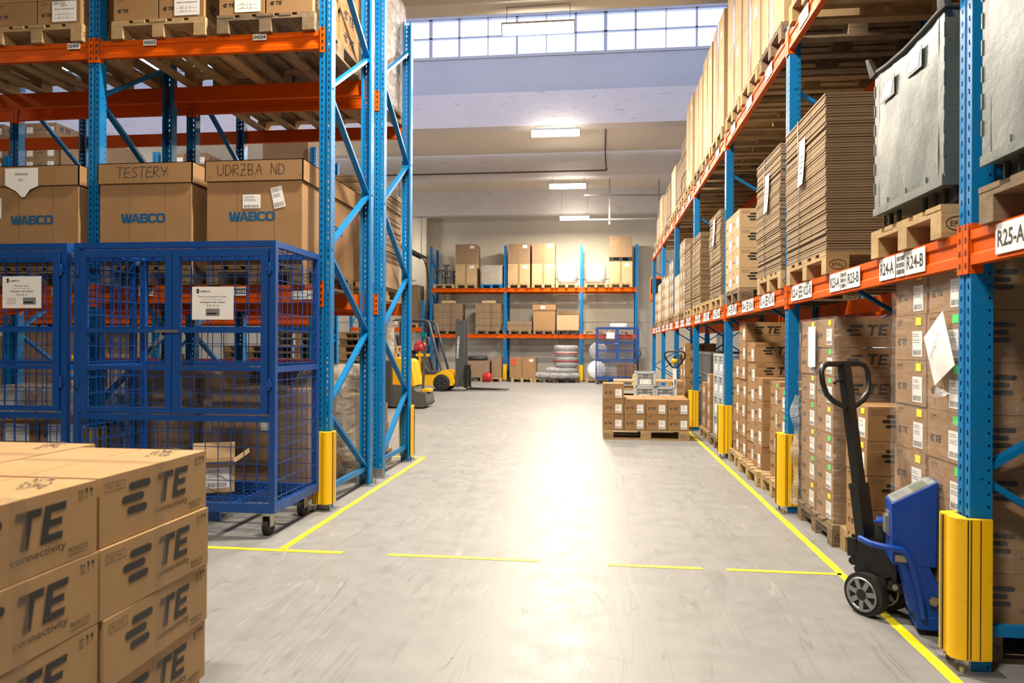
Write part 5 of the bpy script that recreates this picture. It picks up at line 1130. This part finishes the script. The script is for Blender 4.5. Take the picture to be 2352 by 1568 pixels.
def hand_truck(loc, rz, label, col, yellow=True, num=None, hz=1.30):
    t = thing('pallet_truck', label, 'pallet truck', loc, rz)
    m = MB(); m.cyl((0, -.04, .1), (0, .04, .1), .1, n=20); m.build('steer_wheel', RUB, t)
    m = MB(); m.hexa([(-.02, -.16, .06), (.30, -.24, .06), (.30, .24, .06), (-.02, .16, .06)], [(0, -.14, .52), (.26, -.20, .46), (.26, .20, .46), (0, .14, .52)]); bevel(m.build('chassis', col, t), .03, 3)
    for s in (-1, 1): m = MB(); m.box(.25, s * .19 - .08, .04, 1.35, s * .19 + .08, .10); m.build('fork', col, t)
    a0 = Vector((-.04, 0, .35)); a1 = Vector((-.10, 0, hz - .28)); m = MB(); m.bar(a0, a1, .06, .05, u=(1, 0, 0)); ti = m.build('tiller_arm', PAPER if num else BLK, t)
    if num:
        m = MB(); m.text(num, -.11, -.022, .045, a0 * .35 + a1 * .65 + Vector((-.028, 0, 0)), (-.064, 0, .998), (0, -1, 0) if False else (0, 1, 0), 0, .02, .14); m.build('number_mark', INK, ti)
    c = a1; lp = [(-.0, 0), (-.05, .03), (-.15, .16), (-.17, .22), (-.15, .265), (-.10, .28), (.10, .28), (.15, .265), (.17, .22), (.15, .16), (.05, .03)] if num else [(0, 0), (-.04, .06), (-.085, .14), (-.09, .2), (-.06, .26), (.06, .26), (.09, .2), (.085, .14), (.04, .06)]
    m = MB(); m.tube([c + Vector((-.03 * b, a, b)) for a, b in lp], .015, 8, 0, True); m.build('handle_loop', BLK, ti)
    if num: m = MB(); m.lathe([(0, -.05), (.04, -.04), (.055, 0), (.04, .04), (0, .05)], (c.x - .01, 0, c.z + .12), 16, 0, 'x'); m.box(c.x - .04, -.02, c.z + .10, c.x + .02, .02, c.z + .20, 1); m.build('control_head', [TYEL, BLK], ti)
    return t
hand_truck((1.30, 12.1, 0), math.radians(75), 'yellow pallet truck with a white numbered tiller and wide loop handle', TYEL, True, '60 ameise', 1.24)
hand_truck((1.22, 21.6, 0), math.radians(80), 'black handled pallet truck farther back beside the distant cage', TYEL, False, None, 1.22)
# ---------------------------------------------------------------- forklifts
t = thing('forklift', 'yellow counterbalance forklift facing right in front of the back rack', 'forklift', (-4.55, 20.7, 0), math.radians(0))
m = MB(); side = [(-1.55, .16), (-1.62, .55), (-1.55, 1.02), (-.85, 1.00), (-.62, .93), (-.42, .50), (-.05, .50), (.20, .62), (.42, .52), (.50, .26), (.45, .16)]
m.prism([(x, -.52, z) for x, z in side], (0, 1.04, 0)); bevel(m.build('body', TYEL, t), .04, 3)
m = MB(); m.prism([(x, -.54, z) for x, z in [(-1.45, 1.02), (-.82, 1.08), (-.50, .95), (-.28, .56), (-.05, .52), (-.05, .49), (-.42, .48), (-.66, .92), (-1.0, .98), (-1.45, .99)]], (0, 1.08, 0)); m.build('black_trim', DRUST, t)
for x, r in ((.12, .245), (-1.15, .20)):
    for s in (-1, 1):
        m = MB(); m.lathe([(r * .55, -.08), (r * .93, -.09), (r, -.06), (r, .06), (r * .93, .09), (r * .55, .08)], (x, s * .47, r), 28, 0, 'y'); w_ = m.build('wheel', RUB, t)
        m = MB(); m.cyl((x, s * .47 - .085, r), (x, s * .47 + .085, r), r * .56, n=20); 
        for k in range(6): a = k * math.pi / 3; m.cyl((x + r * .35 * math.cos(a), s * .47 - .092, r + r * .35 * math.sin(a)), (x + r * .35 * math.cos(a), s * .47 - .085, r + r * .35 * math.sin(a)), .016, n=6, m=1)
        m.build('wheel_rim', [BLK, STEEL], w_)
m = MB()
for s in (-1, 1):
    m.tube([(-1.35, s * .45, 1.0), (-1.38, s * .45, 2.0), (-1.25, s * .45, 2.06), (-.40, s * .45, 2.04), (-.28, s * .45, 1.98), (.10, s * .48, .60)], .035, 8)
for x in (-1.2, -1.0, -.8, -.6, -.4): m.box(x - .02, -.45, 2.03, x + .02, .45, 2.06)
m.build('overhead_guard', TGREY, t)
m = MB(); m.box(-1.15, -.25, 1.05, -.70, .25, 1.18); m.hexa([(-1.25, -.24, 1.1), (-1.12, -.24, 1.1), (-1.12, .24, 1.1), (-1.25, .24, 1.1)], [(-1.35, -.22, 1.62), (-1.25, -.22, 1.62), (-1.25, .22, 1.62), (-1.35, .22, 1.62)]); bevel(m.build('seat', BLK, t), .03)
m = MB(); m.tube([(-.25, -.05, .6), (-.42, -.05, 1.15)], .03, 8); m.lathe([(.15, -.012), (.165, 0), (.15, .012), (.135, 0), (.15, -.012)], (-.45, -.05, 1.2), 20); m.build('steering_wheel', BLK, t)
m = MB()
for s in (-1, 1): m.box(.50, s * .36 - .055, .12, .62, s * .36 + .055, 2.08); m.box(.64, s * .27 - .04, .12, .73, s * .27 + .04, 2.06)
for z in (2.0, 1.2, .4): m.box(.50, -.36, z, .58, .36, z + .08)
ma = m.build('mast', TGREY, t)
m = MB(); m.text('JUNGHEINRICH', 0, 0, .075, (.60, -.417, .95), (.06, 0, 1), (-1, 0, .06), 0, .02, .62); m.build('lettering', PAPER, ma)
m = MB(); m.cyl((.58, 0, .2), (.58, 0, 1.95), .05, n=10); m.build('lift_cylinder', STEEL, ma)
m = MB(); m.box(.76, -.45, .10, .80, .45, .18); m.box(.76, -.45, .48, .80, .45, .56)
for y in (-.4, -.2, 0, .2, .4): m.box(.76, y - .015, .1, .80, y + .015, .75)
m.build('fork_carriage', BLK, t)
for s in (-1, 1): m = MB(); m.box(.80, s * .26 - .05, .05, .84, s * .26 + .05, .60); m.hexa([(.80, s * .26 - .05, .03), (2.0, s * .26 - .04, .03), (2.0, s * .26 + .04, .03), (.80, s * .26 + .05, .03)], [(.80, s * .26 - .05, .08), (2.0, s * .26 - .04, .045), (2.0, s * .26 + .04, .045), (.80, s * .26 + .05, .08)]); m.build('fork', BLK, t)
t = thing('safety_bag', 'red helmet like bag and yellow strap hung at the forklift seat', 'bag', (-5.05, 20.15, 1.12))
m = MB(); m.lathe([(.0, .30), (.10, .28), (.17, .20), (.19, .08), (.17, 0), (.0, 0)], (0, 0, .03), 18); m.build('red_shell', REDM, t); m = MB(); m.box(-.02, -.12, -.55, .04, -.08, .03); m.box(-.1, -.14, -.12, .3, -.07, -.04); m.build('yellow_strap', TYEL, t)
t = thing('stacker_truck', 'grey and yellow stacker truck parked behind the end posts of the left rack', 'forklift', (-4.06, 14.9, 0), math.radians(0))
m = MB(); m.box(-.62, -.38, .03, -.18, .38, 1.0); m.box(-.62, -.30, 1.0, -.42, .30, 1.98); bevel(m.build('mast_housing', TGREY, t), .02)
m = MB(); m.text('JUNGHEINRICH', 0, 0, .06, (-.50, -.302, 1.28), (0, 0, 1), (-1, 0, 0), 0, .02, .56); m.build('lettering', PAPER, t)
m = MB(); m.box(-.40, -.28, .98, -.14, .2, 1.04); m.cyl((-.28, -.2, 1.04), (-.28, -.2, 1.78), .09, n=20); m.box(-.42, -.30, 1.76, -.14, -.10, 1.82); m.build('clear_cover', BAG, t)
m = MB(); m.prism([(x, -.34, z) for x, z in [(-.20, .50), (-.20, 1.06), (.14, 1.03), (.20, .98), (.30, .46)]], (0, .68, 0)); bevel(m.build('battery_hood', TYEL, t), .04, 3)
m = MB(); m.prism([(x, -.36, z) for x, z in [(-.20, .03), (-.20, .50), (.26, .47), (.30, .36), (.52, .34), (.56, .10), (.5, .03)]], (0, .72, 0)); bevel(m.build('chassis', TBAL, t), .05, 3)
m = MB(); m.box(.42, -.2, .345, .56, .2, .40); m.build('yellow_step', TYEL, t)
m = MB(); m.tube([(.40, -.05, .40), (.42, -.05, .9), (.44, -.05, 1.25)], .028, 8); m.tube([(.44, -.05, 1.25), (.38, -.05, 1.38), (.42, -.05, 1.5), (.52, -.05, 1.48), (.53, -.05, 1.36), (.44, -.05, 1.25)], .02, 8); ti = m.build('tiller_arm', TGREY, t)
m = MB(); m.box(.34, -.09, 1.5, .46, 0, 1.58); m.build('control_grip', plain('teal_plastic', (.0, .25, .22), .4), ti)
m = MB(); m.cyl((.05, -.37, .09), (.05, .37, .09), .09, n=16); m.build('wheel', RUB, t)
# ---------------------------------------------------------------- back rack loads
Z1, Z2 = 1.747, 3.452
def bpal(x, z, lab, mat='new', y=26.78, W=.82, lod=1): return pallet((x, y, z), math.pi / 2, lab, mat, W, 1.2, lod)
y0 = 26.2; yc = 26.78
for x0, x1, z, lab, mt in [(-6.1, -5.27, Z2, 'back rack top shelf pallet under the pipe fittings', 'new'), (-5.26, -4.42, Z2, 'back rack top shelf pallet under the left tall carton pair', 'new'), (-4.30, -3.48, Z2, 'blue pallet under the film wrapped load on the back rack', 'blue'),
                   (-3.29, -2.45, Z2, 'back rack top shelf pallet just right of the second post', 'new'), (-2.40, -1.55, Z2, 'back rack top shelf pallet under the middle tall cartons', 'new'), (-1.52, -.70, Z2, 'back rack top shelf pallet under the left silver sack', 'new'),
                   (-.47, .37, Z2, 'back rack top shelf pallet under the right silver sack', 'new'), (.42, 1.27, Z2, 'back rack top shelf pallet at the right end', 'new'),
                   (-6.0, -5.1, Z1, 'back rack lower shelf pallet under the left bundle stack', 'old'), (-4.5, -3.6, Z1, 'back rack lower shelf pallet under the second bundle stack', 'old'), (-3.25, -2.4, Z1, 'back rack lower shelf pallet under the flat dark bundles', 'old'), (-2.34, -1.53, Z1, 'back rack lower shelf pallet under the lidded carton', 'old'),
                   (-1.46, -.66, Z1, 'dark pallet under the low open carton on the back rack', 'dark'), (-.5, .32, Z1, 'empty pallet on the back rack lower shelf left of the cage', 'new'), (.36, 1.2, Z1, 'empty pallet on the back rack lower shelf behind the cage', 'new')]:
    bpal((x0 + x1) / 2, z, lab, mt, W=x1 - x0 - .02)
def bbox(x0, x1, z0, z1, lab, mat=CARD, st=None, tp='-y', marks=True, dy=.8): plain_box(((x0 + x1) / 2, y0 + dy / 2, z0), 0, lab, x1 - x0, dy, z1 - z0, mat, st, tp, marks)
za = Z2 + .146
for x0, x1, nm in ((-5.25, -4.44, 'left'), (-3.28, -2.46, 'second'), (-2.39, -1.55, 'third')):
    bbox(x0, x1, za, za + .74, 'big taped carton, lower of the %s pair on the back rack top' % nm, CARDL, [('-y', .22, .63, .16, .11, 'label')]); bbox(x0, x1, za + .742, za + 1.48, 'big taped carton, upper of the %s pair on the back rack top' % nm, CARD2, [('-y', .22, .63, .16, .11, 'label')])
bbox(.43, 1.26, za, za + .80, 'big taped carton under the dark pallet at the right end of the back rack', CARDL, [('-y', .22, .66, .16, .11, 'label')])
pallet((.845, y0 + .42, za + .80), 0, 'dark plastic pallet between two cartons at the right end of the back rack', 'dark', .8, .82)
bbox(.43, 1.25, za + .946, za + 1.70, 'topmost brown carton at the right end of the back rack', CARD2)
bbox(-4.27, -3.52, za, za + .68, 'carton load inside film on the blue pallet', CARDL, None, None, False); wrap_film(-4.29, y0 - .01, za - .02, -3.50, y0 + .82, za + .70, 'whitish film round the load on the blue pallet', WRAPH, .01, 2)
SILV = wrapm('silver_film', (.80, .80, .82), .95, .12, 9)
for x, nm, s in ((-1.11, 'left', 11), (-.05, 'right', 12)):
    softbox((x, y0 + .42, za - .01), .76, .78, .72, SILV, 'wrapped_sack', 'silver film wrapped sack pile on the back rack top, %s one' % nm, 'sack', s, .06, 20, .5)
t = thing('pipe_fittings', 'heap of grey pipe fittings and spools on the back rack top shelf', 'fittings', (-5.70, 26.6, za))
for a, b, r, h_ in ((-.2, 0, .13, .55), (.1, .1, .18, .3), (-.02, .15, .1, .75), (.25, 0, .12, .5)):
    m = MB(); m.cyl((a, b, 0), (a, b, h_), r * .7, n=16); m.cyl((a, b, h_), (a, b, h_ + .04), r * 1.5, n=16); m.build('spool', CRATED3, t)
zl = Z1 + .146
bundle_stack(-5.55, y0 + .45, zl, -math.pi / 2, .8, 1.05, .96, 3, 'the left stack on the back rack', .055, CORE); bundle_stack(-4.02, y0 + .45, zl, -math.pi / 2, .8, .95, .96, 3, 'the second stack on the back rack', .055, CORE)
for x, w_ in ((-5.52, .5), (-4.0, .5)): plain_box((x, y0 + .3, zl + .998), 0, 'pale carton strip lying on the %s back rack bundle stack' % ('left' if x < -5 else 'second'), w_, .5, .10, CARDL, marks=False)
bundle_stack(-2.84, y0 + .45, zl, -math.pi / 2, .8, .92, .40, 3, 'the low flat pile on the back rack', .055, strap=False)
t = thing('lidded_carton', 'lidded carton with small white sticker on the back rack lower shelf', 'box', (-1.93, y0 + .42, zl)); m = MB(); m.box(-.40, -.4, 0, .40, .4, .74); m.build('carton_body', CARD, t); m = MB(); m.box(-.42, -.42, .74, .42, .42, .94); m.build('carton_lid', CARD, t); stick(t, .16, .11, (-.05, -.424, .84), 0, 'plain')
t = thing('open_carton', 'low open carton with raised rear flap on the back rack lower shelf', 'box', (-1.06, y0 + .42, zl)); m = MB(); m.box(-.40, -.4, 0, .40, .4, .55); m.build('carton_body', CARDL, t); m = MB(); m.box(-.38, .38, .55, .40, .4, .74); m.build('flap', CARDL, t)
# back floor
for x, lab, mt in ((-4.43, 'floor pallet under the long carton right of the forklift', 'old'), (-3.84, 'small floor pallet behind the red bag', 'new'), (-2.7, 'floor pallet under the brown double carton', 'new'), (-1.88, 'floor pallet under the plastic wrapped coils, left', 'new'), (-1.06, 'floor pallet under the plastic wrapped coils, right', 'old'), (.0, 'white pallet under the two round reels', 'new')): pallet((x, 26.45, 0), 0 if x < -4 else math.pi / 2, lab, mt, .8, 1.0 if x < -4 else 1.2)
plain_box((-4.43, 26.3, .146), 0, 'long low carton right of the forklift mast', 1.0, .7, .62, CARD2, marks=False)
m = MB(); m.tube([(.30 * math.cos(a * math.pi / 8), .30 * math.sin(a * math.pi / 8), .085) for a in range(16)], .085, 10, 0, True); tag(m.build('hose_coil', DRUST, None, (-4.4, 26.3, .768)), 'dark ribbed hose coil lying on the long low carton', 'hose')
plain_box((-3.66, 26.35, .146), 0, 'narrow upright carton left of the back rack guard', .34, .5, .74, CARD2)
softbox((-3.95, 25.75, .0), .34, .3, .34, REDM, 'red_bag', 'small red and white bag on the floor before the back rack', 'bag', 5, .14, 12, .8)
plain_box((-2.93, 26.3, .146), 0, 'left half of the brown carton pair with an orange sticker', .46, .8, .74, CARD); plain_box((-2.45, 26.3, .146), 0, 'right half of the brown carton pair on the back floor', .48, .8, .74, CARD, [('-y', .08, .64, .14, .09, 'label')])
m = MB(); m.box(-3.12, 25.893, .60, -2.92, 25.897, .84); tag(m.build('orange_sticker', plain('orange_red', (.8, .12, .03), .5)), 'orange and red sticker on the left brown carton', 'sticker')
for k in range(5):
    m = MB(); r = .36; m.tube([(r * math.cos(a * math.pi / 10), r * math.sin(a * math.pi / 10), .10) for a in range(20)], .10, 10, 0, True); tag(m.build('wrapped_coil', SILV, None, (-1.12, 26.1, .35 + k * .2)), 'silver wrapped coil, %s of the upright pile on the back floor' % ordn(k, 5), 'coil')
for k in range(2): m = MB(); m.lathe([(.365 + .1, 0), (.37 + .1, .004), (.37 + .1, .03), (.365 + .1, .034)], (-1.12, 26.1, .75 + k * .28), 24); tag(m.build('red_tape', REDM), 'red tape band, %s, round the silver coil pile' % ('lower', 'upper')[k], 'tape')
for x, y, z, lab in ((-1.7, 25.9, .146, 'front left'), (-1.35, 25.75, .146, 'front middle'), (-1.5, 26.0, .34, 'upper left'), (-1.95, 26.2, .146, 'far left'), (-.95, 25.9, .146, 'front right')):
    softbox((x, y, z), .72, .6, .22, SILV, 'wrapped_bundle', 'silver film wrapped bundle on the back floor, %s' % lab, 'bundle', int(x * -100), .10, 14, .6)
for z, x, lab in ((.147, .0, 'lower'), (.812, .05, 'upper')):
    t = thing('white_reel', 'round white plastic wrapped reel standing on edge, %s' % lab, 'reel', (x, 26.0, z)); m = MB(); r = .33; m.lathe([(.03, -.13), (r * .9, -.14), (r, -.10), (r, .10), (r * .9, .14), (.03, .13)], (0, 0, r), 28, 0, 'y'); m.build('reel_body', PAPER if z < .5 else SILV, t)
for k in range(2):
    for c in range(3): plain_box((.82 + .0 + c * .3 - .3 + .35, 26.3, .001 + k * .34), 0, 'brown strapped carton behind the distant cage, %s %s' % (('lower', 'upper')[k], ('left', 'middle', 'right')[c]), .28, .4, .335, CARD, None, '-y', False)
# heater, ceiling rail, cable tray, conduit
t = thing('wall_heater', 'orange and black fan heater on the wall right of the back rack', 'heater', (1.62, 20.9, 2.62)); m = MB(); m.box(-.10, -.2, .0, .45, .25, .68); bevel(m.build('housing', ORANGE, t), .03)
m = MB()
for k in range(9): m.box(-.104, -.16, .22 + k * .045, .44, -.205, .245 + k * .045)
m.box(-.103, -.203, .20, .40, -.19, .62); m.build('grille', BLK, t)
m = MB(); m.bar((1.75, 20.95, 3.3), (1.75, 20.95, 6.13), .04, .04, u=(1, 0, 0)); m.build('hanger', STEEL, None); bpy.data.objects['hanger'].parent = t; bpy.data.objects['hanger'].matrix_parent_inverse = Matrix.Translation((-1.62, -20.9, -2.62))
t = thing('ceiling_rail', 'galvanised hanging rail cross with two horizontal arms under the ceiling', 'rail', (.34, 21.0, 0))
m = MB(); m.bar((0, 0, 4.86), (0, 0, 6.99), .07, .05, u=(1, 0, 0)); m.build('vertical_rail', STEEL, t); m = MB(); m.bar((-.73, 0, 5.72), (1.9, 0, 5.69), .05, .05); m.build('upper_arm', STEEL, t); m = MB(); m.bar((-.62, -.05, 5.0), (1.9, -.05, 5.0), .04, .04); m.build('lower_arm', STEEL, t)
t = thing('conduit', 'thin conduit pipe running along the ceiling and up beside the second lamp', 'conduit'); m = MB(); m.tube([(-8, 20.1, 6.55 - .45 + .12), (.25, 20.1, 6.22), (.25, 20.1, 6.27)], .022, 6); m.build('pipe', WIRE, t); m = MB(); m.tube([(.23, 20.1, 6.24), (.20, 20.0, 6.72), (.18, 15.8, 6.72)], .018, 6); m.build('pipe', WIRE, t)
t = thing('cable_tray', 'dark cable tray with cables sloping down to the back rack', 'cable tray')
m = MB()
for s in (-.12, .12): m.bar((-6.5 + s, 20.0, 4.6), (-6.5 + s, 26.4, 4.6), .03, .08)
for k in range(22): m.bar((-6.62, 20.1 + k * .29, 4.57), (-6.38, 20.1 + k * .29, 4.57), .03, .02)
m.build('tray', DRUST, t); m = MB(); m.bar((-6.5, 23, 4.64), (-6.5, 23, 7.0), .03, .03, u=(1, 0, 0)); m.bar((-6.5, 26, 4.64), (-6.5, 26, 7.0), .03, .03, u=(1, 0, 0)); m.build('hanger', STEEL, t)
m = MB()
for k in range(4): m.tube([(-6.58 + k * .05, 20, 4.64), (-6.58 + k * .05, 26.4, 4.64), (-6.5 + k * .03, 26.9, 4.4 - k * .3)], .012, 6)
m.build('cable', BLK, t)
# ---------------------------------------------------------------- left background, seen through the racks
NUM = ['one', 'two', 'three', 'four', 'five', 'six', 'seven', 'eight', 'nine', 'ten', 'eleven', 'twelve']
for i, (x, kind, h_) in enumerate([(-12.6, 'box', 1.35), (-11.7, 'bun', 1.4), (-10.8, 'te', 6), (-9.8, 'te', 6), (-8.9, 'box', .9), (-7.0, 'te', 3), (-5.2, 'box', .8)]):
    pallet((x, 12.0, ZU + .001), math.pi / 2, 'pallet on the distant left rack top, number %s from the left' % NUM[i], 'new')
    w = 'on the distant left rack top, pallet %s' % NUM[i]
    if kind == 'box': plain_box((x, 12.0, zt), 0, 'brown carton %s' % w, .8, 1.1, h_, CARD2)
    elif kind == 'bun': bundle_stack(x, 12.0, zt, -math.pi / 2, 1.1, .85, h_, 14, 'the %s distant left top stack' % NUM[i], strap=False)
    else:
        for k in range(h_):
            for c in (0, 1): b = te_box((x - .2 + .4 * c, 11.75, zt + k * .201), math.pi / 2, 'carton %s, %s %s' % (w, ordn(k, h_), ('left', 'right')[c]), .56, .39, .2, 1, 'W', None, CARD2)
for i, (x, kind, h_) in enumerate([(-12.6, 'bun', .9), (-11.7, 'box', .6), (-10.8, 'bun', .7), (-9.8, 'te', 3), (-8.9, 'te', 3), (-8.0, 'box', .7), (-7.0, 'te', 3), (-6.1, 'box', .7), (-5.2, 'te', 2)]):
    pallet((x, 12.0, zm), math.pi / 2, 'pallet on the distant left rack shelf, number %s from the left' % NUM[i], 'new'); w = 'on the distant left rack shelf, pallet %s' % NUM[i]
    if kind == 'box': plain_box((x, 12.0, zb), 0, 'brown carton %s' % w, .8, 1.1, h_, CARDL)
    elif kind == 'bun': bundle_stack(x, 12.0, zb, -math.pi / 2, 1.1, .85, h_, 14, 'the %s distant left shelf stack' % NUM[i], strap=False)
    else:
        for k in range(h_):
            for c in (0, 1): te_box((x - .2 + .4 * c, 11.75, zb + k * .201), math.pi / 2, 'carton %s, %s %s' % (w, ordn(k, h_), ('left', 'right')[c]), .56, .39, .2, 1, 'W', None, CARD2)
for i, (x, y, kind, h_) in enumerate([(-12.6, 12.0, 'bun', 1.4), (-11.7, 12.0, 'bun', 1.1), (-10.8, 12.0, 'box', 1.3), (-9.8, 12.0, 'wr', 1.45), (-8.9, 12.0, 'wr', 1.45), (-8.0, 12, 'box', 1.0), (-6.9, 12.0, 'crate', 1.0), (-5.4, 12.0, 'wr', .8)]):
    pallet((x, y, 0), math.pi / 2, 'pallet on the floor under the distant left rack, number %s from the left' % NUM[i], 'new'); w = 'on the floor under the distant left rack, place %s' % NUM[i]
    if kind == 'bun': bundle_stack(x, y, .146, -math.pi / 2, 1.1, .85, h_, 14, 'the %s floor stack at the distant left' % NUM[i], strap=True)
    elif kind == 'crate': dup(lb0, (x, y, .146), math.pi / 2, 'dark grey bin %s' % w)
    else:
        n = max(1, int(h_ / .36))
        for k in range(n): plain_box((x, y, .146 + k * h_ / n), 0, 'carton %s, %s' % (w, ordn(k, n)), .8, 1.1, h_ / n - .003, CARD if kind == 'wr' else CARDL)
        if kind == 'wr': wrap_film(x - .41, y - .57, .12, x + .41, y + .57, .16 + h_, 'film round the load %s' % w, WRAP, .012, i)
# stacks of empty pallets beyond, orange barrier tape
for s, (x, y, n) in enumerate([(-5.2, 14.6, 11), (-6.3, 14.9, 12), (-7.5, 15.2, 9), (-5.4, 17.2, 9)]):
    for k in range(n): pallet((x + R.uniform(-.02, .02), y + R.uniform(-.02, .02), k * .1445), 0, 'empty pallet, level %s of the %s distant pallet stack' % (NUM[k], ('nearest', 'second', 'third', 'farthest')[s]), 'new' if (k + s) % 3 else 'old')
ta = N('barrier_tape_red'); ta.base((.85, .07, .02)); ta.set(Roughness=.4)
t = thing('barrier_tape', 'red orange barrier tape stretched across behind the left racks', 'tape', (0, 9.6, 0)); m = MB(); m.box(-7.6, 0, 1.04, -3.75, .004, 1.115); o = m.build('tape_band', ta.m, t)
m = MB()
for k in range(6): m.text(('POZOR', 'STOP')[k % 2], -7.4 + k * .62, 1.055, .04, (0, -.001, 0), (1, 0, 0), (0, 0, 1), 0, .01, .3)
m.build('tape_lettering', INK, t)
for x in (-7.6, -3.75): m = MB(); m.cyl((x, 0, 0), (x, 0, 1.15), .025, n=10); m.cyl((x, 0, 0), (x, 0, .02), .16, n=16); m.build('tape_post', TYEL, t)
softbox((-4.35, 9.9, .0), .95, .85, 1.02, SILV, 'white_sheet_cover', 'shiny white sheet over the load behind the barrier tape', 'plastic wrap', 31, .06, 16, .5)
for k, (x, z) in enumerate([(-6.5, 0), (-5.5, 0)]): dup(lb0, (x, 9.95, 0), math.pi / 2, 'dark grey bin behind the barrier tape, %s' % ('left', 'right')[k])
# dark stack left of the back rack and light door in the back wall
pallet((-6.95, 26.6, 1.982), math.pi / 2, 'pallet on the short bay left of the back rack', 'new', .7)
bundle_stack(-6.95, 26.5, 2.128, -math.pi / 2, .9, .66, 1.55, 14, 'the tall dark stack left of the back rack', mat=CORE)
t = thing('door_1', None, None); tag(t, None, kind='structure'); m = MB(); m.box(-12.6, 27.64, 0, -11.2, 27.69, 2.9); m.build('door_leaf', PAPER, t); m = MB(); m.box(-12.7, 27.6, 0, -12.6, 27.69, 3.0); m.box(-11.2, 27.6, 0, -11.1, 27.69, 3.0); m.box(-12.7, 27.6, 2.9, -11.1, 27.69, 3.0); m.build('door_frame', WFR, t)
